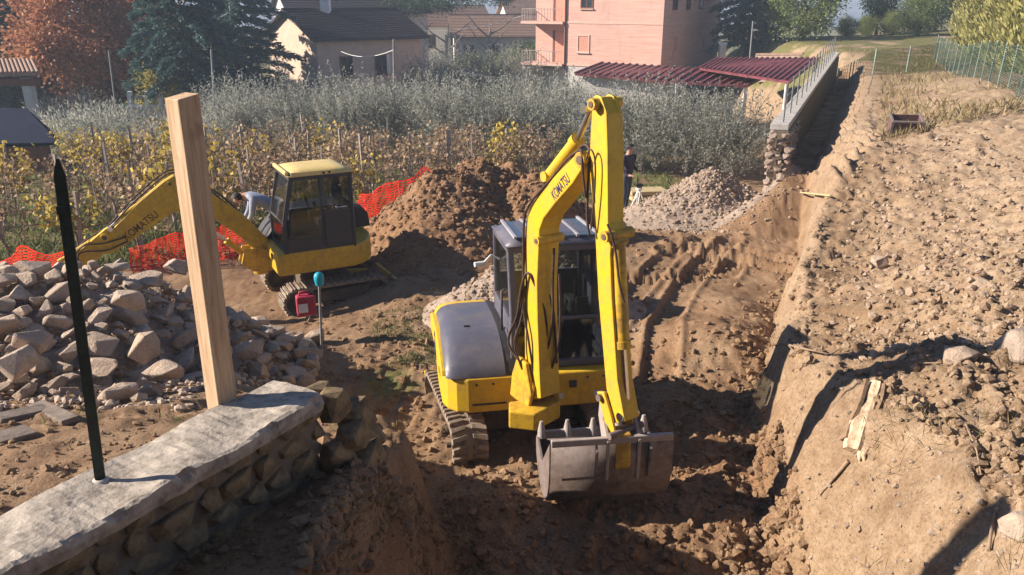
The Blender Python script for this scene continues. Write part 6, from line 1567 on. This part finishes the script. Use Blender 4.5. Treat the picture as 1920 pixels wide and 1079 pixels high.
for px, py, s_, lab, mm in ((1912,668,.46,'big tan boulder cut by the right edge below the shadow',M['gravel']),(1648,500,.30,'square brown block on the middle of the terrace',M['rock']),(1800,690,.34,'earthy round boulder on the terrace above the torn stump',M['rock']),(1840,545,.26,'pale angular stone on the stony slope',M['gravel']),(1912,1000,.26,'tan rock near the lower right corner',M['rock']),(1040,545,.0,'',None)):
    if not lab: continue
    p = on_ground(px, py); o = link('boulder', stone_mesh('boulder', px, mm, .8, 18), p+Vector((0,0,s_*.2)), (.2,.1,px*.3), s_); prop(o, lab, 'rock', 'boulders lying on the right bank')
# ---------------------------------------------------------------- loose clods, rubble, grass
def top_height(x, y):
    z = height(x, y)
    for gx_, gy_, gz_ in MOUNDS + [(HX_[0], HY_[:,0], hzv+.06)]:
        i = np.clip(((x-gx_[0])/(gx_[1]-gx_[0])).astype(int), 0, len(gx_)-1); j = np.clip(((y-gy_[0])/(gy_[1]-gy_[0])).astype(int), 0, len(gy_)-1)
        ins = (x > gx_[0]) & (x < gx_[-1]) & (y > gy_[0]) & (y < gy_[-1]); z = np.where(ins, np.maximum(z, gz_[j, i]), z)
    return z
def lumps(name, N, sampler, smin, smax, mat, seed, col=None):
    g = np.random.default_rng(seed); bm = bmesh.new(); bmesh.ops.create_icosphere(bm, subdivisions=1, radius=1); bv = np.array([v.co[:] for v in bm.verts]); bf = np.array([[v.index for v in f.verts] for f in bm.faces]); bm.free()
    x, y, keep = sampler(g, N); x, y = x[keep], y[keep]; n = len(x); z = top_height(x, y)
    s_ = smin*(smax/smin)**(g.random(n)**2.2)
    sh = 1+g.uniform(-.38,.30,(n,len(bv),1)); axs_ = g.uniform(.6,1.15,(n,1,3)); a = g.random(n)*6.28; c_, si = np.cos(a), np.sin(a)
    Vv = bv[None]*sh*axs_*s_[:,None,None]; xr = Vv[:,:,0]*c_[:,None]-Vv[:,:,1]*si[:,None]; yr = Vv[:,:,0]*si[:,None]+Vv[:,:,1]*c_[:,None]
    Vv = np.stack([xr+x[:,None], yr+y[:,None], Vv[:,:,2]*.8+(z+s_*.22)[:,None]], 2).reshape(-1,3)
    Fv = (bf[None]+(np.arange(n)*len(bv))[:,None,None]).reshape(-1,3)
    cc = None if col is None else np.repeat(np.clip(np.array(col)[None]+g.uniform(-.2,.2,(n,3))*[0,1,1],0,1), len(bv), 0)
    prop(link(name, np_mesh(name, Vv, Fv, mat, cc, False)), kind='stuff')
def screen_sampler(x0, x1, y0, y1, accept):
    def f(g, N):
        px = g.uniform(x0,x1,N); py = g.uniform(y0,y1,N); u = (px-960)/FPX; v = (py-539.5)/FPX; fw = CP-v*SP; dn = SP+v*CP; zz = np.full(N, .6)
        for _ in range(12):
            t_ = (EYE.z-zz)/dn; X_ = u*t_; Y_ = fw*t_; zz = .5*zz+.5*base_height(X_, Y_)
        return X_, Y_, accept(X_, Y_, g) & (Y_ > 2.5) & (Y_ < 60)
    return f
toe_ = lambda Y: np.interp(Y, *TOE); toew_ = lambda Y: np.interp(Y, *TOEW)
acc_pit = lambda X, Y, g: (g.random(len(X)) < rough_mask(X, Y)*.9) & (X < toe_(Y)+.1) & (Y < 19)
lumps('soil_clods', 9000, screen_sampler(560,1560,480,1079,acc_pit), .010, .075, M['soil'], 600, (0,.12,.5))
acc_ter = lambda X, Y, g: (X > toe_(Y)+toew_(Y)*.9) & (g.random(len(X)) < .25+.75*np.clip(rough_mask(X,Y),0,1))
lumps('soil_clods', 9000, screen_sampler(1420,1990,230,1079,acc_ter), .008, .065, M['soil'], 601, (0,.75,.1))
acc_rub = lambda X, Y, g: (X > toe_(Y)+.8) & (g.random(len(X)) < np.exp(-((X-toe_(Y)-2.0)/1.3)**2)) & (Y > 6.5)
lumps('stone_rubble', 3200, screen_sampler(1480,1990,260,720,acc_rub), .014, .075, M['gravel'], 602)
acc_face = lambda X, Y, g: (X > toe_(Y)+.05) & (X < toe_(Y)+toew_(Y)*1.05) & (Y < 15)
lumps('bank_stones', 900, screen_sampler(1420,1920,560,1079,acc_face), .006, .035, M['gravel'], 607)
acc_crest = lambda X, Y, g: (np.abs(X-toe_(Y)-toew_(Y)*1.05) < .16) & (Y < 16)
lumps('soil_clods', 5000, screen_sampler(1420,1960,380,1079,acc_crest), .010, .07, M['soil'], 608, (0,.5,.2))
acc_toe = lambda X, Y, g: (np.abs(X-toe_(Y)+.1) < .22) & (Y < 16)
lumps('soil_clods', 4000, screen_sampler(1380,1560,420,1079,acc_toe), .010, .07, M['soil'], 609, (0,.25,.4))
acc_left = lambda X, Y, g: (g.random(len(X)) < .5) & (X < np.interp(Y, *EDGE)+.2) & (Y < 14)
lumps('soil_clods', 6000, screen_sampler(-40,900,560,1079,acc_left), .008, .05, M['soil'], 603, (0,.1,.25))
lumps('mound_clods', 5500, lambda g, N: (g.normal(-.9,1.6,N), g.normal(17.0,1.2,N), np.ones(N,bool)), .015, .10, M['soil'], 606, (0,.0,.8))
lumps('gravel_chips', 5000, lambda g, N: (lambda k: (np.where(k<.6, g.normal(4.85,.95,N), g.normal(.45,.7,N)), np.where(k<.6, g.normal(19.3,.8,N), g.normal(12.3,.55,N)), np.ones(N,bool)))(g.random(N)), .02, .07, M['gravel'], 604)
lumps('stone_chips', 3500, lambda g, N: (g.uniform(-8,-2.9,N), g.uniform(6.3,11.4,N), np.ones(N,bool)), .018, .085, M['rock'], 605)
def blades(name, N, sampler, ln, mat, seed, lean=.7, w=.008):
    g = np.random.default_rng(seed); x, y, k = sampler(g, N); x, y = x[k], y[k]; n = len(x); tuft = g.normal(size=(n,3))*[.02,.02,0]
    P_ = np.stack([x, y, height(x, y)-.01], 1)+tuft; d = g.normal(size=(n,3))*lean; d[:,2] = np.abs(d[:,2])+.7
    V_, F_, C_ = leaves('', P_, d, ln, w, mat, g); prop(link(name, np_mesh(name, V_, F_, mat, C_)), kind='stuff')
blades('dry_grass', 2600, screen_sampler(560,900,780,1079,lambda X,Y,g: (np.abs(X-np.interp(Y,*EDGE)) < .35) & (g.random(len(X)) < .5)), .16, M['dry_grass'], 610, 1.1, .006)
blades('dry_grass', 1500, screen_sampler(1500,1920,640,1079,lambda X,Y,g: fbm(X,Y,1.6,2,611) > .35), .17, M['dry_grass'], 612, 1.2, .005)
blades('green_grass', 2500, screen_sampler(700,830,580,690,lambda X,Y,g: fbm(X,Y,2.2,2,613) > .05), .07, M['green_grass'], 614, .9, .012)
blades('green_grass', 700, screen_sampler(0,420,740,850,lambda X,Y,g: fbm(X,Y,2.4,2,615) > .45), .08, M['green_grass'], 616, .9, .01)
blades('meadow_grass', 26000, screen_sampler(-60,1440,235,520,lambda X,Y,g: (Y > net_y(X)+.3) & (Y < 40) & (X < wall_x(Y))), .28, M['green_grass'], 617, .8, .035)
blades('dry_grass', 7000, screen_sampler(1560,1920,95,290,lambda X,Y,g: (X > toe_(Y)+1.5) & (Y > 18) & (fbm(X,Y,.5,3,618) > -.1)), .26, M['dry_grass'], 619, .9, .03)
